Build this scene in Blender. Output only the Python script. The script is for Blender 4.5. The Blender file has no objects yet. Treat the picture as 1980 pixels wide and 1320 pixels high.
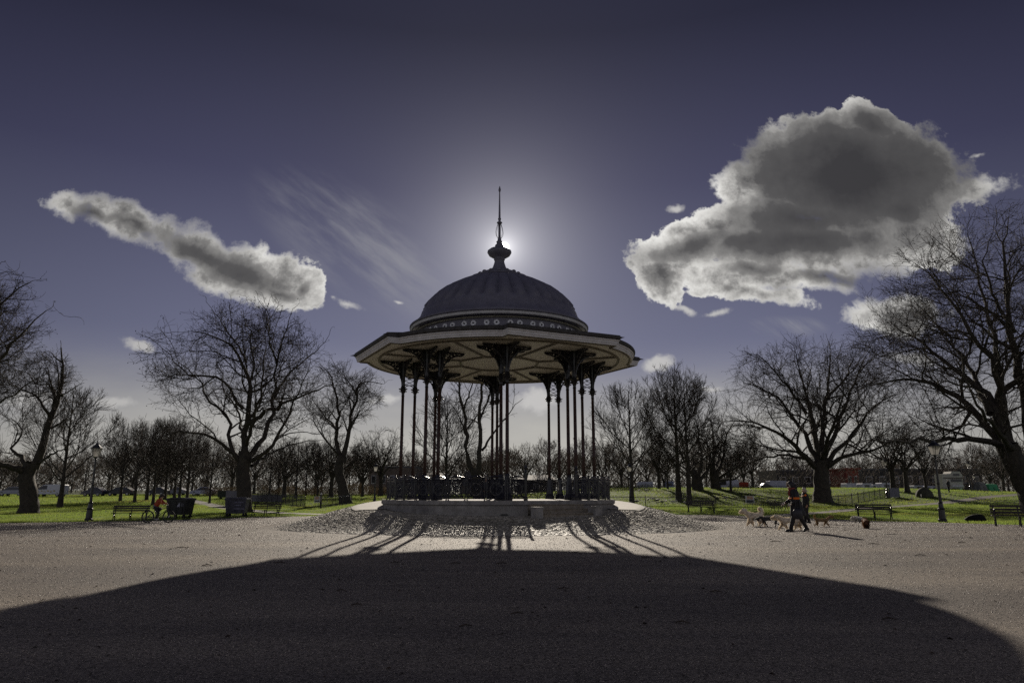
import bpy, math, random
import numpy as np
from mathutils import Vector, Matrix

# ---------------------------------------------------------------- camera, sky, sun, exposure
sc = bpy.context.scene
COL = sc.collection
R = math.radians
F, CX, CY, HOR = 1400.0, 990.0, 660.0, 953.0      # focal length and horizon of the photograph, in its pixels
P = math.atan((HOR - CY) / F)
CAMZ = 1.25
cam_d = bpy.data.cameras.new("camera"); cam = bpy.data.objects.new("camera", cam_d); COL.objects.link(cam)
cam.location = (0, 0, CAMZ); cam.rotation_euler = (math.pi / 2 + P, 0, 0)
cam_d.sensor_width = 36; cam_d.lens = F / 1980 * 36; cam_d.clip_end = 6000
sc.camera = cam
sc.view_settings.view_transform = 'Standard'; sc.view_settings.look = 'None'
sc.view_settings.exposure = 0.0; sc.cycles.use_denoising = False; sc.view_settings.gamma = 1; sc.view_settings.use_curve_mapping = False

SUN_EL, SUN_AZ = R(19.17), R(-0.70)                 # azimuth from +Y towards +X
SUN_DIR = Vector((math.sin(SUN_AZ) * math.cos(SUN_EL), math.cos(SUN_AZ) * math.cos(SUN_EL), math.sin(SUN_EL)))
sun_d = bpy.data.lights.new("sun", 'SUN'); sun = bpy.data.objects.new("sun", sun_d); COL.objects.link(sun)
sun_d.energy = 4.6; sun_d.angle = R(0.53); sun_d.color = (1.0, 0.90, 0.76)
sun.rotation_euler = SUN_DIR.to_track_quat('Z', 'Y').to_euler()


class NT:
    """small helper to write node trees"""
    def __init__(s, nt): s.nt = nt
    def n(s, t, **kw):
        nd = s.nt.nodes.new(t)
        for k, v in kw.items(): setattr(nd, k, v)
        return nd
    def put(s, sock, v):
        if hasattr(v, 'is_output') or isinstance(v, bpy.types.NodeSocket): s.nt.links.new(v, sock)
        else: sock.default_value = v
    def m(s, op, a, b=None, c=None, clamp=False):
        nd = s.n('ShaderNodeMath', operation=op, use_clamp=clamp)
        for i, v in enumerate((a, b, c)):
            if v is not None: s.put(nd.inputs[i], v)
        return nd.outputs[0]
    def vm(s, op, a, b=None, out=0):
        nd = s.n('ShaderNodeVectorMath', operation=op)
        s.put(nd.inputs[0], a)
        if b is not None: s.put(nd.inputs[1], b)
        return nd.outputs[out]
    def mr(s, v, a, b, c=0.0, d=1.0, smooth=True):
        nd = s.n('ShaderNodeMapRange', interpolation_type='SMOOTHSTEP' if smooth else 'LINEAR')
        for i, x in enumerate((v, a, b, c, d)): s.put(nd.inputs[i], x)
        return nd.outputs[0]
    def mix(s, f, a, b, blend='MIX'):
        nd = s.n('ShaderNodeMix', data_type='RGBA', blend_type=blend)
        s.put(nd.inputs[0], f); s.put(nd.inputs[6], a); s.put(nd.inputs[7], b)
        return nd.outputs[2]
    def noise(s, vec, scale, detail=4, rough=.55, dim='3D', out=0):
        nd = s.n('ShaderNodeTexNoise', noise_dimensions=dim)
        if vec is not None: s.put(nd.inputs['Vector'], vec)
        nd.inputs['Scale'].default_value = scale; nd.inputs['Detail'].default_value = detail
        nd.inputs['Roughness'].default_value = rough
        return nd.outputs[out]


def px_dir(px, py):
    """direction through a pixel of the photograph as (x/y, z/y)"""
    u, v = px - CX, py - CY
    h = F * math.cos(P) + v * math.sin(P)
    return u / h, (F * math.sin(P) - v * math.cos(P)) / h


def build_world():
    w = bpy.data.worlds.new("World"); sc.world = w; w.use_nodes = True
    nt = w.node_tree; nt.nodes.clear(); g = NT(nt)
    d = g.n('ShaderNodeTexCoord').outputs['Generated']
    sky = g.n('ShaderNodeTexSky', sky_type='NISHITA', sun_disc=False, sun_elevation=SUN_EL, sun_rotation=SUN_AZ,
              altitude=30, air_density=1.0, dust_density=1.2, ozone_density=2.5).outputs[0]
    sep = g.n('ShaderNodeSeparateXYZ'); g.put(sep.inputs[0], d)
    x, y, z = sep.outputs
    # clear sky: deep and violet-blue high up, pale towards the horizon, as the under-exposed photograph has it
    ramp = g.n('ShaderNodeValToRGB'); g.put(ramp.inputs[0], g.m('MAXIMUM', z, 0.0)); cr = ramp.color_ramp
    for k, (pos, c) in enumerate(SKY_STOPS):
        e = cr.elements[k] if k < 2 else cr.elements.new(pos)
        e.position = pos; e.color = (*c, 1)
    base = g.vm('ADD', g.vm('MULTIPLY', ramp.outputs[0], (.88, .88, .88)), g.vm('MULTIPLY', sky, (SKY_K, SKY_K, SKY_K * 1.1)))
    cosa = g.vm('DOT_PRODUCT', d, tuple(SUN_DIR), out=1)
    ang = g.m('ARCCOSINE', g.m('MINIMUM', cosa, 0.9999999))
    base = g.mix(1.0, base, g.mr(ang, .32, .72, 1.0, .74), 'MULTIPLY')
    # unseen sky behind the camera, brightened with added broken cloud to fill the shade
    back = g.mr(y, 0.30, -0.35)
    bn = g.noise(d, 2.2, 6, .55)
    base = g.mix(g.m('MULTIPLY', back, g.mr(bn, .35, .65, .35, 1.0)), base, g.mix(g.mr(z, .0, .75), (*SKY_FILL, 1), (*SKY_FILL_TOP, 1)))
    glow = g.m('ADD', g.m('MULTIPLY', g.m('EXPONENT', g.m('MULTIPLY', ang, -1 / 0.055)), 0.50),
               g.m('MULTIPLY', g.m('EXPONENT', g.m('MULTIPLY', ang, -1 / 0.25)), 0.024))
    glow = g.m('ADD', glow, g.m('MULTIPLY', g.m('EXPONENT', g.m('MULTIPLY', ang, -1 / 0.012)), 0.7))
    disc = g.mr(ang, 0.0085, 0.0060, 0.0, 12.0)
    gl = g.mix(1.0, (1.0, 0.985, 0.97, 1), g.m('ADD', glow, disc), 'MULTIPLY')
    base = g.vm('ADD', base, gl)
    # pale warm band of thin cloud low over the horizon
    fwd = g.m('MAXIMUM', y, 0.05)
    s = g.m('DIVIDE', x, fwd); t = g.m('DIVIDE', z, fwd)
    st = g.n('ShaderNodeCombineXYZ'); g.put(st.inputs[0], s); g.put(st.inputs[1], t)
    p0 = st.outputs[0]
    front = g.mr(y, 0.1, 0.3)
    low = g.m('MULTIPLY', g.mr(z, 0.21, 0.03), g.mr(g.m('ABSOLUTE', s), 0.90, 0.12, 0.55, 1.0))
    lown = g.noise(g.vm('MULTIPLY', p0, (1, 3.2, 1)), 5, 5, .55)
    base = g.mix(g.m('MULTIPLY', low, g.mr(lown, .25, .70, .60, 1.0)), base, (0.53, 0.515, 0.47, 1))
    # faint streaks of cirrus
    wv = g.n('ShaderNodeMapping', vector_type='TEXTURE'); g.put(wv.inputs[0], p0)
    wv.inputs['Rotation'].default_value = (0, 0, R(-38)); wv.inputs['Scale'].default_value = (0.32, .07, 1)
    cn = g.noise(wv.outputs[0], 1.6, 6, .6)
    sx, ty = px_dir(690, 470)
    mp = g.n('ShaderNodeMapping', vector_type='TEXTURE'); g.put(mp.inputs[0], p0)
    mp.inputs['Location'].default_value = (sx, ty, 0); mp.inputs['Rotation'].default_value = (0, 0, R(-35)); mp.inputs['Scale'].default_value = (.22, .09, 1)
    cm = g.mr(g.vm('LENGTH', mp.outputs[0], out=1), 1.0, 0.2)
    sx, ty = px_dir(1520, 632)
    mp = g.n('ShaderNodeMapping', vector_type='TEXTURE'); g.put(mp.inputs[0], p0)
    mp.inputs['Location'].default_value = (sx, ty, 0); mp.inputs['Scale'].default_value = (.07, .02, 1)
    cm2 = g.mr(g.vm('LENGTH', mp.outputs[0], out=1), 1.0, 0.2)
    ci = g.m('ADD', g.m('MULTIPLY', cm, .55), g.m('MULTIPLY', cm2, .8))
    base = g.mix(g.m('MULTIPLY', g.m('MULTIPLY', ci, front), g.mr(cn, .38, .72)), base, (.34, .34, .36, 1))

    # cumulus clouds: ellipses in direction space, broken up by noise
    warp = g.noise(p0, 7, 3, .5, out=1)
    p = g.vm('ADD', p0, g.vm('MULTIPLY', g.vm('SUBTRACT', warp, (.5, .5, .5)), (.055, .055, 0)))
    warp2 = g.noise(p0, 34, 3, .55, out=1)
    p = g.vm('ADD', p, g.vm('MULTIPLY', g.vm('SUBTRACT', warp2, (.5, .5, .5)), (.016, .016, 0)))

    def field(ells):
        acc = None
        for (cx, cy, rx, ry, rot) in ells:
            a, b = px_dir(cx, cy)
            mp = g.n('ShaderNodeMapping', vector_type='TEXTURE'); g.put(mp.inputs[0], p)
            mp.inputs['Location'].default_value = (a, b, 0); mp.inputs['Rotation'].default_value = (0, 0, R(-rot))
            mp.inputs['Scale'].default_value = (rx * 1.14 / 1365, ry * 1.14 / 1365, 1)
            L = g.vm('LENGTH', mp.outputs[0], out=1)
            k = math.sqrt(min(rx, ry) / 60.0)
            v = g.m('MULTIPLY', g.m('SUBTRACT', 1.0, L), k)
            acc = v if acc is None else g.m('SMOOTH_MAX', acc, v, .12)
        return acc
    W = field(CLOUD_BODY)
    T = field(CLOUD_CORE)
    S = field(CLOUD_SMALL)
    n1 = g.noise(p0, 15, 10, .66)
    n2 = g.noise(p, 9, 6, .6)
    n3 = g.m('ABSOLUTE', g.m('SUBTRACT', g.m('MULTIPLY', g.noise(p, 26, 6, .55), 2.0), 1.0))
    D = g.m('ADD', W, g.m('MULTIPLY', g.m('SUBTRACT', n1, .5), 1.55))
    D = g.m('SUBTRACT', D, g.m('MULTIPLY', g.m('SUBTRACT', n3, .25), .42))
    soft = g.mr(g.noise(p0, 4.5, 3, .5), .38, .62, .09, .50)
    alpha = g.m('MULTIPLY', g.mr(D, -0.04, soft), front)
    a2 = g.m('MULTIPLY', g.m('MULTIPLY', g.mr(g.m('ADD', S, g.m('MULTIPLY', g.m('SUBTRACT', n1, .5), 1.15)), -.02, .34), front), .92)
    # thickness decides how much of the backlight comes through
    nm = g.m('ADD', g.m('MULTIPLY', n1, .55), g.m('MULTIPLY', n2, .45))
    th = g.m('MAXIMUM', g.m('MULTIPLY', D, .50), g.m('MULTIPLY', g.m('ADD', T, .20), .86))
    th = g.m('ADD', th, g.m('MULTIPLY', g.m('SUBTRACT', nm, .5), 1.25))
    th = g.m('SUBTRACT', th, g.m('MULTIPLY', g.m('SUBTRACT', n3, .22), .22))
    cr2 = g.n('ShaderNodeValToRGB'); g.put(cr2.inputs[0], g.m('MULTIPLY', th, .84)); e = cr2.color_ramp
    for k, (pos, c) in enumerate([(0.0, (.74, .73, .70)), (1.0, (.048, .047, .051)), (.14, (.50, .49, .47)), (.30, (.225, .22, .215)), (.52, (.092, .090, .092))]):
        q = e.elements[k] if k < 2 else e.elements.new(pos)
        q.position = pos; q.color = (*c, 1)
    rim = g.mr(ang, 0.75, 0.12, 0.80, 1.15, smooth=False)
    cc = g.vm('MULTIPLY', cr2.outputs[0], rim)
    base = g.mix(a2, base, g.vm('MULTIPLY', (.50, .49, .48), rim))
    final = g.mix(alpha, base, cc)
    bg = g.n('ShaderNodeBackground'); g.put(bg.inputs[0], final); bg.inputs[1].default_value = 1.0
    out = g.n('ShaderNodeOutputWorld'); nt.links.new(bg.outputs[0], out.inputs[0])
    w.cycles.sampling_method = 'MANUAL'; w.cycles.sample_map_resolution = 1024


SKY_STOPS = [(0.0, (.30, .285, .245)), (1.0, (.018, .019, .040)), (.10, (.235, .24, .285)), (.17, (.168, .178, .275)), (.40, (.060, .061, .120)), (.57, (.0205, .021, .045))]
SKY_K, SKY_FILL, SKY_FILL_TOP = 0.0006, (.43, .43, .48), (.100, .104, .138)
CLOUD_BODY = [
    (1650, 345, 215, 125, 0), (1675, 228, 46, 34, 10), (1505, 285, 90, 60, -25), (1440, 350, 70, 55, -20), (1450, 425, 90, 46, 0), (1380, 440, 60, 30, -20), (1585, 255, 80, 40, -15),
    (1868, 368, 82, 24, -8), (1600, 470, 220, 80, -4), (1325, 468, 88, 46, -14), (1280, 522, 38, 50, 0), (1420, 528, 110, 34, 12),
    (1550, 548, 95, 20, 8), (1750, 450, 100, 62, -20), (1800, 300, 55, 40, 30),
    (1722, 612, 88, 36, -12), (1440, 560, 120, 18, 14),
    (140, 390, 56, 25, 8), (235, 420, 88, 35, 24), (335, 464, 90, 33, 26), (440, 506, 112, 47, 16), (540, 540, 76, 50, 28), (594, 572, 30, 26, 40), (500, 525, 90, 56, 20), (380, 470, 60, 40, 20)]
CLOUD_SMALL = [
    (1312, 399, 17, 12, 0), (1385, 597, 32, 9, -5), (1330, 590, 30, 7, 10), (1890, 308, 14, 5, 10), (640, 575, 10, 6, 40),
    (265, 661, 40, 13, 10), (232, 771, 52, 11, 0), (668, 584, 34, 9, 26), (1040, 778, 40, 24, 0), (1268, 708, 40, 17, -20), (755, 772, 22, 7, 8),
    (725, 774, 10, 6, 0), (768, 582, 12, 5, 0), (70, 770, 60, 16, 0), (1370, 746, 40, 7, 0), (1750, 700, 60, 14, 0)]
CLOUD_CORE = [
    (1560, 425, 170, 60, 0), (1440, 470, 110, 30, -8),    (1480, 430, 60, 24, 20), (1450, 520, 70, 16, 8), (1600, 545, 80, 16, 4), (470, 520, 120, 34, 22), (180, 405, 60, 16, 20), (590, 560, 16, 20, 0),
    (1650, 335, 235, 128, 4), (1560, 300, 120, 60, -12), (1690, 250, 60, 50, 20), (1340, 468, 90, 28, -12), (1560, 470, 200, 48, -2), (1740, 400, 120, 50, -15),
    (400, 490, 140, 24, 22), (250, 430, 70, 14, 28), (545, 560, 62, 14, 20), (1770, 610, 50, 20, -10), (1045, 780, 22, 14, 0)]
build_world()

# ---------------------------------------------------------------- helpers
BX, BY = -0.55, 30.2                               # centre of the bandstand


def sstep(a, b, x):
    t = np.clip((np.asarray(x, float) - a) / (b - a), 0, 1)
    return t * t * (3 - 2 * t)


_YK = [-200, 0, 8, 12, 17, 22, 33, 42, 60, 80, 105, 130, 200, 400, 1500]
_ZK = [-.23, -.23, -.21, -.13, .01, .03, -.10, -.28, -.2, .0, .45, .90, 1.4, 2.4, 7]


def terrain(X, Y):
    X = np.asarray(X, float); Y = np.asarray(Y, float)
    z = np.interp(Y, _YK, _ZK)
    r = np.hypot(X - BX, Y - BY)
    f = .75 * np.clip((8.9 - r) / 3.2, 0, 1) + .25 * sstep(8.9, 5.7, r)
    top = np.clip(.46 + .060 * (Y - 25.5), .25, .88)              # the mound is cut lower on the side of the steps
    z = z + (top - z) * f
    bank = sstep(-4, 14, X) * (1 - .62 * sstep(52, 84, X)) * sstep(76, 106, Y) * (1 - .62 * sstep(109, 119, Y)) * (1 - sstep(150, 300, Y))
    z = z + 1.45 * bank
    far = sstep(38, 60, Y)
    z = z + far * (.05 * np.sin(X * .13 + 1.3) * np.sin(Y * .11 + .5) + .03 * np.sin(X * .31 + Y * .17))
    return z


def tz(x, y): return float(terrain(x, y))


def ray(px, py):
    s, t = px_dir(px, py)
    return s, t


def at(px, py, Y):
    """world point seen at a pixel of the photograph, Y metres in front of the camera"""
    s, t = px_dir(px, py)
    return Vector((s * Y, Y, CAMZ + t * Y))


def G(px, py):
    """point of the ground seen at a pixel"""
    s, t = px_dir(px, py)
    ys = np.arange(3, 400, .05)
    hit = np.where(CAMZ + t * ys <= terrain(s * ys, ys))[0]
    Y = float(ys[hit[0]]) if len(hit) else 300.0
    return Vector((s * Y, Y, tz(s * Y, Y)))


def gx(px, Y):
    """ground point at depth Y under pixel column px (near the horizon)"""
    s, t = px_dir(px, 970)
    return Vector((s * Y, Y, tz(s * Y, Y)))


MATS = {}


def mat(name, col, rough=.6, var=.15, scale=6, bump=0.0, bscale=40, metal=0.0, col2=None, spec=.5):
    if name in MATS: return MATS[name]
    m = bpy.data.materials.new(name); m.use_nodes = True
    g = NT(m.node_tree); b = m.node_tree.nodes['Principled BSDF']
    oc = g.n('ShaderNodeTexCoord').outputs['Object']
    c = (*col, 1)
    if col2 is None: col2 = tuple(max(0, min(1, v * (1 - 2.2 * var))) for v in col)
    n = g.noise(oc, scale, 5, .6)
    g.put(b.inputs['Base Color'], g.mix(g.mr(n, .35, .68), c, (*col2, 1)))
    b.inputs['Roughness'].default_value = rough; b.inputs['Metallic'].default_value = metal
    b.inputs['Specular IOR Level'].default_value = spec
    if bump:
        bn = g.n('ShaderNodeBump'); bn.inputs['Strength'].default_value = bump; bn.inputs['Distance'].default_value = .02
        g.put(bn.inputs['Height'], g.noise(oc, bscale, 4, .6)); g.put(b.inputs['Normal'], bn.outputs[0])
    MATS[name] = m
    return m


def tag(o, label=None, cat=None, group=None, kind=None):
    if label: o['label'] = label
    if cat: o['category'] = cat
    if group: o['group'] = group
    if kind: o['kind'] = kind
    return o


def empty(name, loc, rz=0.0, label=None, cat=None, group=None):
    o = bpy.data.objects.new(name, None); COL.objects.link(o)
    o.location = loc; o.rotation_euler = (0, 0, rz); o.empty_display_size = .2
    return tag(o, label, cat, group)


KIDS = {}


def link(name, me, m, parent=None):
    o = bpy.data.objects.new(name, me); COL.objects.link(o)
    if m is not None: me.materials.append(m)
    if parent is not None:
        o.parent = parent; KIDS.setdefault(parent.name, []).append(o)
    return o


def copy_tree(o, parent=None, loc=None, rz=None, scale=None, label=None):
    c = o.copy(); COL.objects.link(c)
    if parent is not None:
        c.parent = parent; KIDS.setdefault(parent.name, []).append(c)
    if loc is not None: c.location = loc
    if rz is not None: c.rotation_euler = (0, 0, rz)
    if scale is not None: c.scale = (scale,) * 3 if not hasattr(scale, '__len__') else scale
    if label is not None: c['label'] = label
    for k in KIDS.get(o.name, []): copy_tree(k, c)
    return c


class MB:
    """collects shapes into one mesh"""
    def __init__(s): s.v = []; s.f = []
    def add(s, vs, fs):
        o = len(s.v); s.v += [tuple(v) for v in vs]; s.f += [tuple(i + o for i in f) for f in fs]
        return s
    def box(s, c, d, rz=0.0, taper=1.0):
        cx, cy, cz = c; a, b, h = d[0] / 2, d[1] / 2, d[2] / 2
        co, si = math.cos(rz), math.sin(rz); vs = []
        for (zz, k) in ((-h, 1), (h, taper)):
            for (x, y) in ((-a, -b), (a, -b), (a, b), (-a, b)):
                x *= k; y *= k
                vs.append((cx + x * co - y * si, cy + x * si + y * co, cz + zz))
        return s.add(vs, [(3, 2, 1, 0), (4, 5, 6, 7), (0, 1, 5, 4), (1, 2, 6, 5), (2, 3, 7, 6), (3, 0, 4, 7)])
    def tube(s, pts, rad, n=6, cap=True, closed=False, flat=1.0):
        pts = [Vector(p) for p in pts]; k = len(pts)
        rad = list(rad) if hasattr(rad, '__len__') else [rad] * k
        vs, fs = [], []; prev = None
        for i, p in enumerate(pts):
            if closed: t = pts[(i + 1) % k] - pts[i - 1]
            else: t = pts[min(i + 1, k - 1)] - pts[max(i - 1, 0)]
            t.normalize()
            if prev is None:
                a = Vector((0, 0, 1)) if abs(t.z) < .9 else Vector((1, 0, 0))
                u = t.cross(a).normalized()
            else:
                u = (prev - t * prev.dot(t)).normalized()
            prev = u; w = t.cross(u)
            for j in range(n):
                a = 2 * math.pi * j / n
                vs.append(p + (u * math.cos(a) + w * math.sin(a) * flat) * rad[i])
        m = k if closed else k - 1
        for i in range(m):
            for j in range(n):
                a, b = i * n + j, i * n + (j + 1) % n
                c, d = ((i + 1) % k) * n + (j + 1) % n, ((i + 1) % k) * n + j
                fs.append((a, b, c, d))
        if cap and not closed:
            fs.append(tuple(reversed(range(n)))); fs.append(tuple((k - 1) * n + j for j in range(n)))
        return s.add(vs, fs)
    def ring(s, c, r, rad, ax='y', seg=16, n=5):
        pts = []
        for i in range(seg):
            a = 2 * math.pi * i / seg; x, y = r * math.cos(a), r * math.sin(a)
            pts.append({'y': (c[0] + x, c[1], c[2] + y), 'z': (c[0] + x, c[1] + y, c[2]), 'x': (c[0], c[1] + x, c[2] + y)}[ax])
        return s.tube(pts, rad, n, closed=True)
    def lathe(s, prof, seg=24, c=(0, 0, 0), cap=True, mod=None):
        vs, fs = [], []; k = len(prof)
        for (r, z) in prof:
            for j in range(seg):
                a = 2 * math.pi * j / seg
                rr = r * (mod(a, z) if mod else 1)
                vs.append((c[0] + rr * math.cos(a), c[1] + rr * math.sin(a), c[2] + z))
        for i in range(k - 1):
            for j in range(seg):
                fs.append((i * seg + j, i * seg + (j + 1) % seg, (i + 1) * seg + (j + 1) % seg, (i + 1) * seg + j))
        if cap:
            if prof[0][0] > 1e-4: fs.append(tuple(reversed(range(seg))))
            if prof[-1][0] > 1e-4: fs.append(tuple((k - 1) * seg + j for j in range(seg)))
        return s.add(vs, fs)
    def prism(s, poly, y0, y1):
        """polygon in x,z extruded along y"""
        k = len(poly)
        vs = [(x, y0, z) for x, z in poly] + [(x, y1, z) for x, z in poly]
        fs = [tuple(range(k)), tuple(reversed(range(k, 2 * k)))]
        fs += [((i + 1) % k, i, k + i, k + (i + 1) % k) for i in range(k)]
        return s.add(vs, fs)
    def ell(s, c, r, seg=12, rings=8):
        prof = [(max(1e-5, math.sin(math.pi * i / rings)), -math.cos(math.pi * i / rings)) for i in range(rings + 1)]
        o = len(s.v); s.lathe(prof, seg, cap=False)
        for i in range(o, len(s.v)):
            x, y, z = s.v[i]; s.v[i] = (c[0] + x * r[0], c[1] + y * r[1], c[2] + z * r[2])
        return s
    def loft(s, secs, n=14):
        """sections (x, y, z, rx, ry) stacked mostly along z"""
        vs, fs = [], []
        for (x, y, z, rx, ry) in secs:
            for j in range(n):
                a = 2 * math.pi * j / n
                vs.append((x + rx * math.cos(a), y + ry * math.sin(a), z))
        for i in range(len(secs) - 1):
            for j in range(n):
                fs.append((i * n + j, i * n + (j + 1) % n, (i + 1) * n + (j + 1) % n, (i + 1) * n + j))
        fs.append(tuple(reversed(range(n)))); fs.append(tuple((len(secs) - 1) * n + j for j in range(n)))
        return s.add(vs, fs)
    def mesh(s, name, smooth=False):
        me = bpy.data.meshes.new(name); me.from_pydata(s.v, [], s.f); me.update()
        if smooth: me.polygons.foreach_set('use_smooth', [True] * len(me.polygons))
        return me
    def build(s, name, m, parent=None, smooth=False):
        return link(name, s.mesh(name, smooth), m, parent)


def np_mesh(name, V, Fq, smooth=False):
    V = np.asarray(V, np.float32); Fq = np.asarray(Fq, np.int32); k = Fq.shape[1]
    me = bpy.data.meshes.new(name)
    me.vertices.add(len(V)); me.vertices.foreach_set('co', V.ravel())
    me.loops.add(Fq.size); me.loops.foreach_set('vertex_index', Fq.ravel())
    me.polygons.add(len(Fq)); me.polygons.foreach_set('loop_start', np.arange(0, Fq.size, k, dtype=np.int32))
    me.polygons.foreach_set('loop_total', np.full(len(Fq), k, np.int32))
    if smooth: me.polygons.foreach_set('use_smooth', np.ones(len(Fq), bool))
    me.update(calc_edges=True)
    return me


def skin(name, V, E, rad, m, parent=None, sub=2):
    """one continuous smooth surface grown over a skeleton; vertex 0 is the root"""
    me = bpy.data.meshes.new(name + "_skeleton"); me.from_pydata([tuple(v) for v in V], E, [])
    o = bpy.data.objects.new(name + "_skeleton", me); COL.objects.link(o)
    sk = o.modifiers.new('skin', 'SKIN'); sk.use_smooth_shade = True; sk.branch_smoothing = .4
    for i, r in enumerate(rad):
        me.skin_vertices[0].data[i].radius = (r, r) if not hasattr(r, '__len__') else r
        me.skin_vertices[0].data[i].use_root = (i == 0)
    s2 = o.modifiers.new('sub', 'SUBSURF'); s2.levels = sub; s2.render_levels = sub
    bpy.context.view_layer.update()
    dg = bpy.context.evaluated_depsgraph_get()
    res = bpy.data.meshes.new_from_object(o.evaluated_get(dg))
    bpy.data.objects.remove(o); res.name = name
    res.materials.clear()
    return link(name, res, m, parent)
# ---------------------------------------------------------------- ground
def ground_mat(name, stops, scales, rough=.9, bump=.6, bscale=60, bdist=.03, speck=None, spec=.3):
    m = bpy.data.materials.new(name); m.use_nodes = True
    g = NT(m.node_tree); b = m.node_tree.nodes['Principled BSDF']
    oc = g.n('ShaderNodeTexCoord').outputs['Object']
    a = g.mix(g.mr(g.noise(oc, scales[0], 6, .62), .3, .7), (*stops[0], 1), (*stops[1], 1))
    c = g.mix(g.mr(g.noise(oc, scales[1], 6, .7), .35, .68), a, (*stops[2], 1))
    st = g.n('ShaderNodeMapping'); g.put(st.inputs[0], oc); st.inputs['Scale'].default_value = (.07, .55, 1); st.inputs['Rotation'].default_value = (0, 0, .12)
    c = g.mix(g.mr(g.noise(st.outputs[0], 1.0, 6, .65), .35, .68), g.vm('MULTIPLY', c, (.74, .74, .77)), g.vm('MULTIPLY', c, (1.17, 1.16, 1.13)))
    if speck:
        vo = g.n('ShaderNodeTexVoronoi'); g.put(vo.inputs['Vector'], oc); vo.inputs['Scale'].default_value = speck[0]
        sp = g.n('ShaderNodeSeparateXYZ'); g.put(sp.inputs[0], vo.outputs['Color'])
        c = g.mix(g.mr(sp.outputs[0], .1, .95, 0, 1, False), g.vm('MULTIPLY', c, (speck[1],) * 3), g.vm('MULTIPLY', c, (speck[2],) * 3))
    g.put(b.inputs['Base Color'], c)
    b.inputs['Roughness'].default_value = rough; b.inputs['Specular IOR Level'].default_value = spec
    bn = g.n('ShaderNodeBump'); bn.inputs['Strength'].default_value = bump; bn.inputs['Distance'].default_value = bdist
    g.put(bn.inputs['Height'], g.noise(oc, bscale, 3, .6)); g.put(b.inputs['Normal'], bn.outputs[0])
    return m


M_GRAVEL = ground_mat('gravel', [(.200, .170, .140), (.118, .102, .088), (.225, .192, .160)], (.22, 40), .80, .8, 70, .012, (55, .45, 1.6), .24)
M_SOIL = ground_mat('soil_grass', [(.075, .11, .028), (.10, .13, .032), (.06, .085, .026)], (.4, 9), .95, .5, 30, .03)
M_PATH = ground_mat('path', [(.22, .20, .18), (.18, .165, .15), (.25, .225, .20)], (.6, 20), .8, .6, 40, .02)
M_CONC = ground_mat('concrete', [(.46, .44, .40), (.38, .36, .33), (.30, .285, .26)], (.8, 7), .8, .25, 30, .01)
M_COBB = ground_mat('cobble_bed', [(.24, .22, .19), (.18, .165, .14), (.19, .18, .12)], (.9, 14), .95, .8, 40, .03)


def grid(xs, ys, zf):
    X, Y = np.meshgrid(xs, ys); Z = zf(X, Y)
    V = np.stack([X, Y, Z], -1).reshape(-1, 3); nx = len(xs)
    i = (np.arange(len(ys) - 1)[:, None] * nx + np.arange(nx - 1)[None]).ravel()
    return V, np.stack([i, i + 1, i + nx + 1, i + nx], -1)


PLAZA = []                                          # outline of the gravel in polar form round the bandstand
_pl = [(-180, 62), (-120, 62), (-95, 42), (-82, 24.4), (-60, 22.6), (-40, 23), (-20, 23.4), (0, 24), (20, 24.5), (35, 25.5), (50, 24.0), (65, 23.0), (85, 22.0), (98, 30), (120, 62), (180, 62)]


def plaza_r(az): return np.interp(np.degrees(az), [a for a, _ in _pl], [r for _, r in _pl])


def in_plaza(X, Y):
    az = np.arctan2(np.asarray(X) - BX, np.asarray(Y) - BY)      # 0 = away from the camera
    return plaza_r(az) - np.hypot(np.asarray(X) - BX, np.asarray(Y) - BY)


def ground_z(X, Y):
    return terrain(X, Y) - .25 * sstep(.3, 2.0, in_plaza(X, Y))


xs = np.unique(np.concatenate([np.arange(-60, 60.1, 1.0), np.arange(-130, 130, 5), np.linspace(-1500, -130, 14), np.linspace(130, 1500, 14)]))
ys = np.unique(np.concatenate([np.arange(-40, 112, 1.0), np.arange(112, 200, 4), np.linspace(200, 2500, 20), np.linspace(-400, -40, 6)]))
V, Q = grid(xs, ys, ground_z)
tag(link('ground', np_mesh('ground', V, Q, True), M_SOIL), kind='structure')

azs = np.radians(np.arange(-180, 180, 2.0)); rs = np.concatenate([np.arange(5, 24, .75) / 24, [1.0]])
rs = np.concatenate([[0.0], np.linspace(.06, 1, 60)])
A, Rr = np.meshgrid(azs, rs); RR = Rr * plaza_r(A)
X = BX + np.sin(A) * RR; Y = BY + np.cos(A) * RR
V = np.stack([X, Y, terrain(X, Y) + .012], -1).reshape(-1, 3); na = len(azs)
i = np.arange(len(rs) - 1)[:, None] * na; j = np.arange(na)[None]
Q = np.stack([(i + j).ravel(), (i + na + j).ravel(), (i + na + (j + 1) % na).ravel(), (i + (j + 1) % na).ravel()], -1)[:, ::-1]
tag(link('gravel_plaza', np_mesh('gravel_plaza', V, Q, True), M_GRAVEL), kind='structure')


def polar_sheet(name, r0, r1, dz, m, nr=10, kind='structure'):
    th = np.radians(np.arange(0, 360, 3.0)); rr = np.linspace(r0, r1, nr)
    A, Rr = np.meshgrid(th, rr); X = BX + np.cos(A) * Rr; Y = BY + np.sin(A) * Rr
    V = np.stack([X, Y, terrain(X, Y) + dz], -1).reshape(-1, 3); na = len(th)
    i = np.arange(nr - 1)[:, None] * na; j = np.arange(na)[None]
    Q = np.stack([(i + j).ravel(), (i + na + j).ravel(), (i + na + (j + 1) % na).ravel(), (i + (j + 1) % na).ravel()], -1)[:, ::-1]
    return tag(link(name, np_mesh(name, V, Q, True), m), kind=kind)


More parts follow.
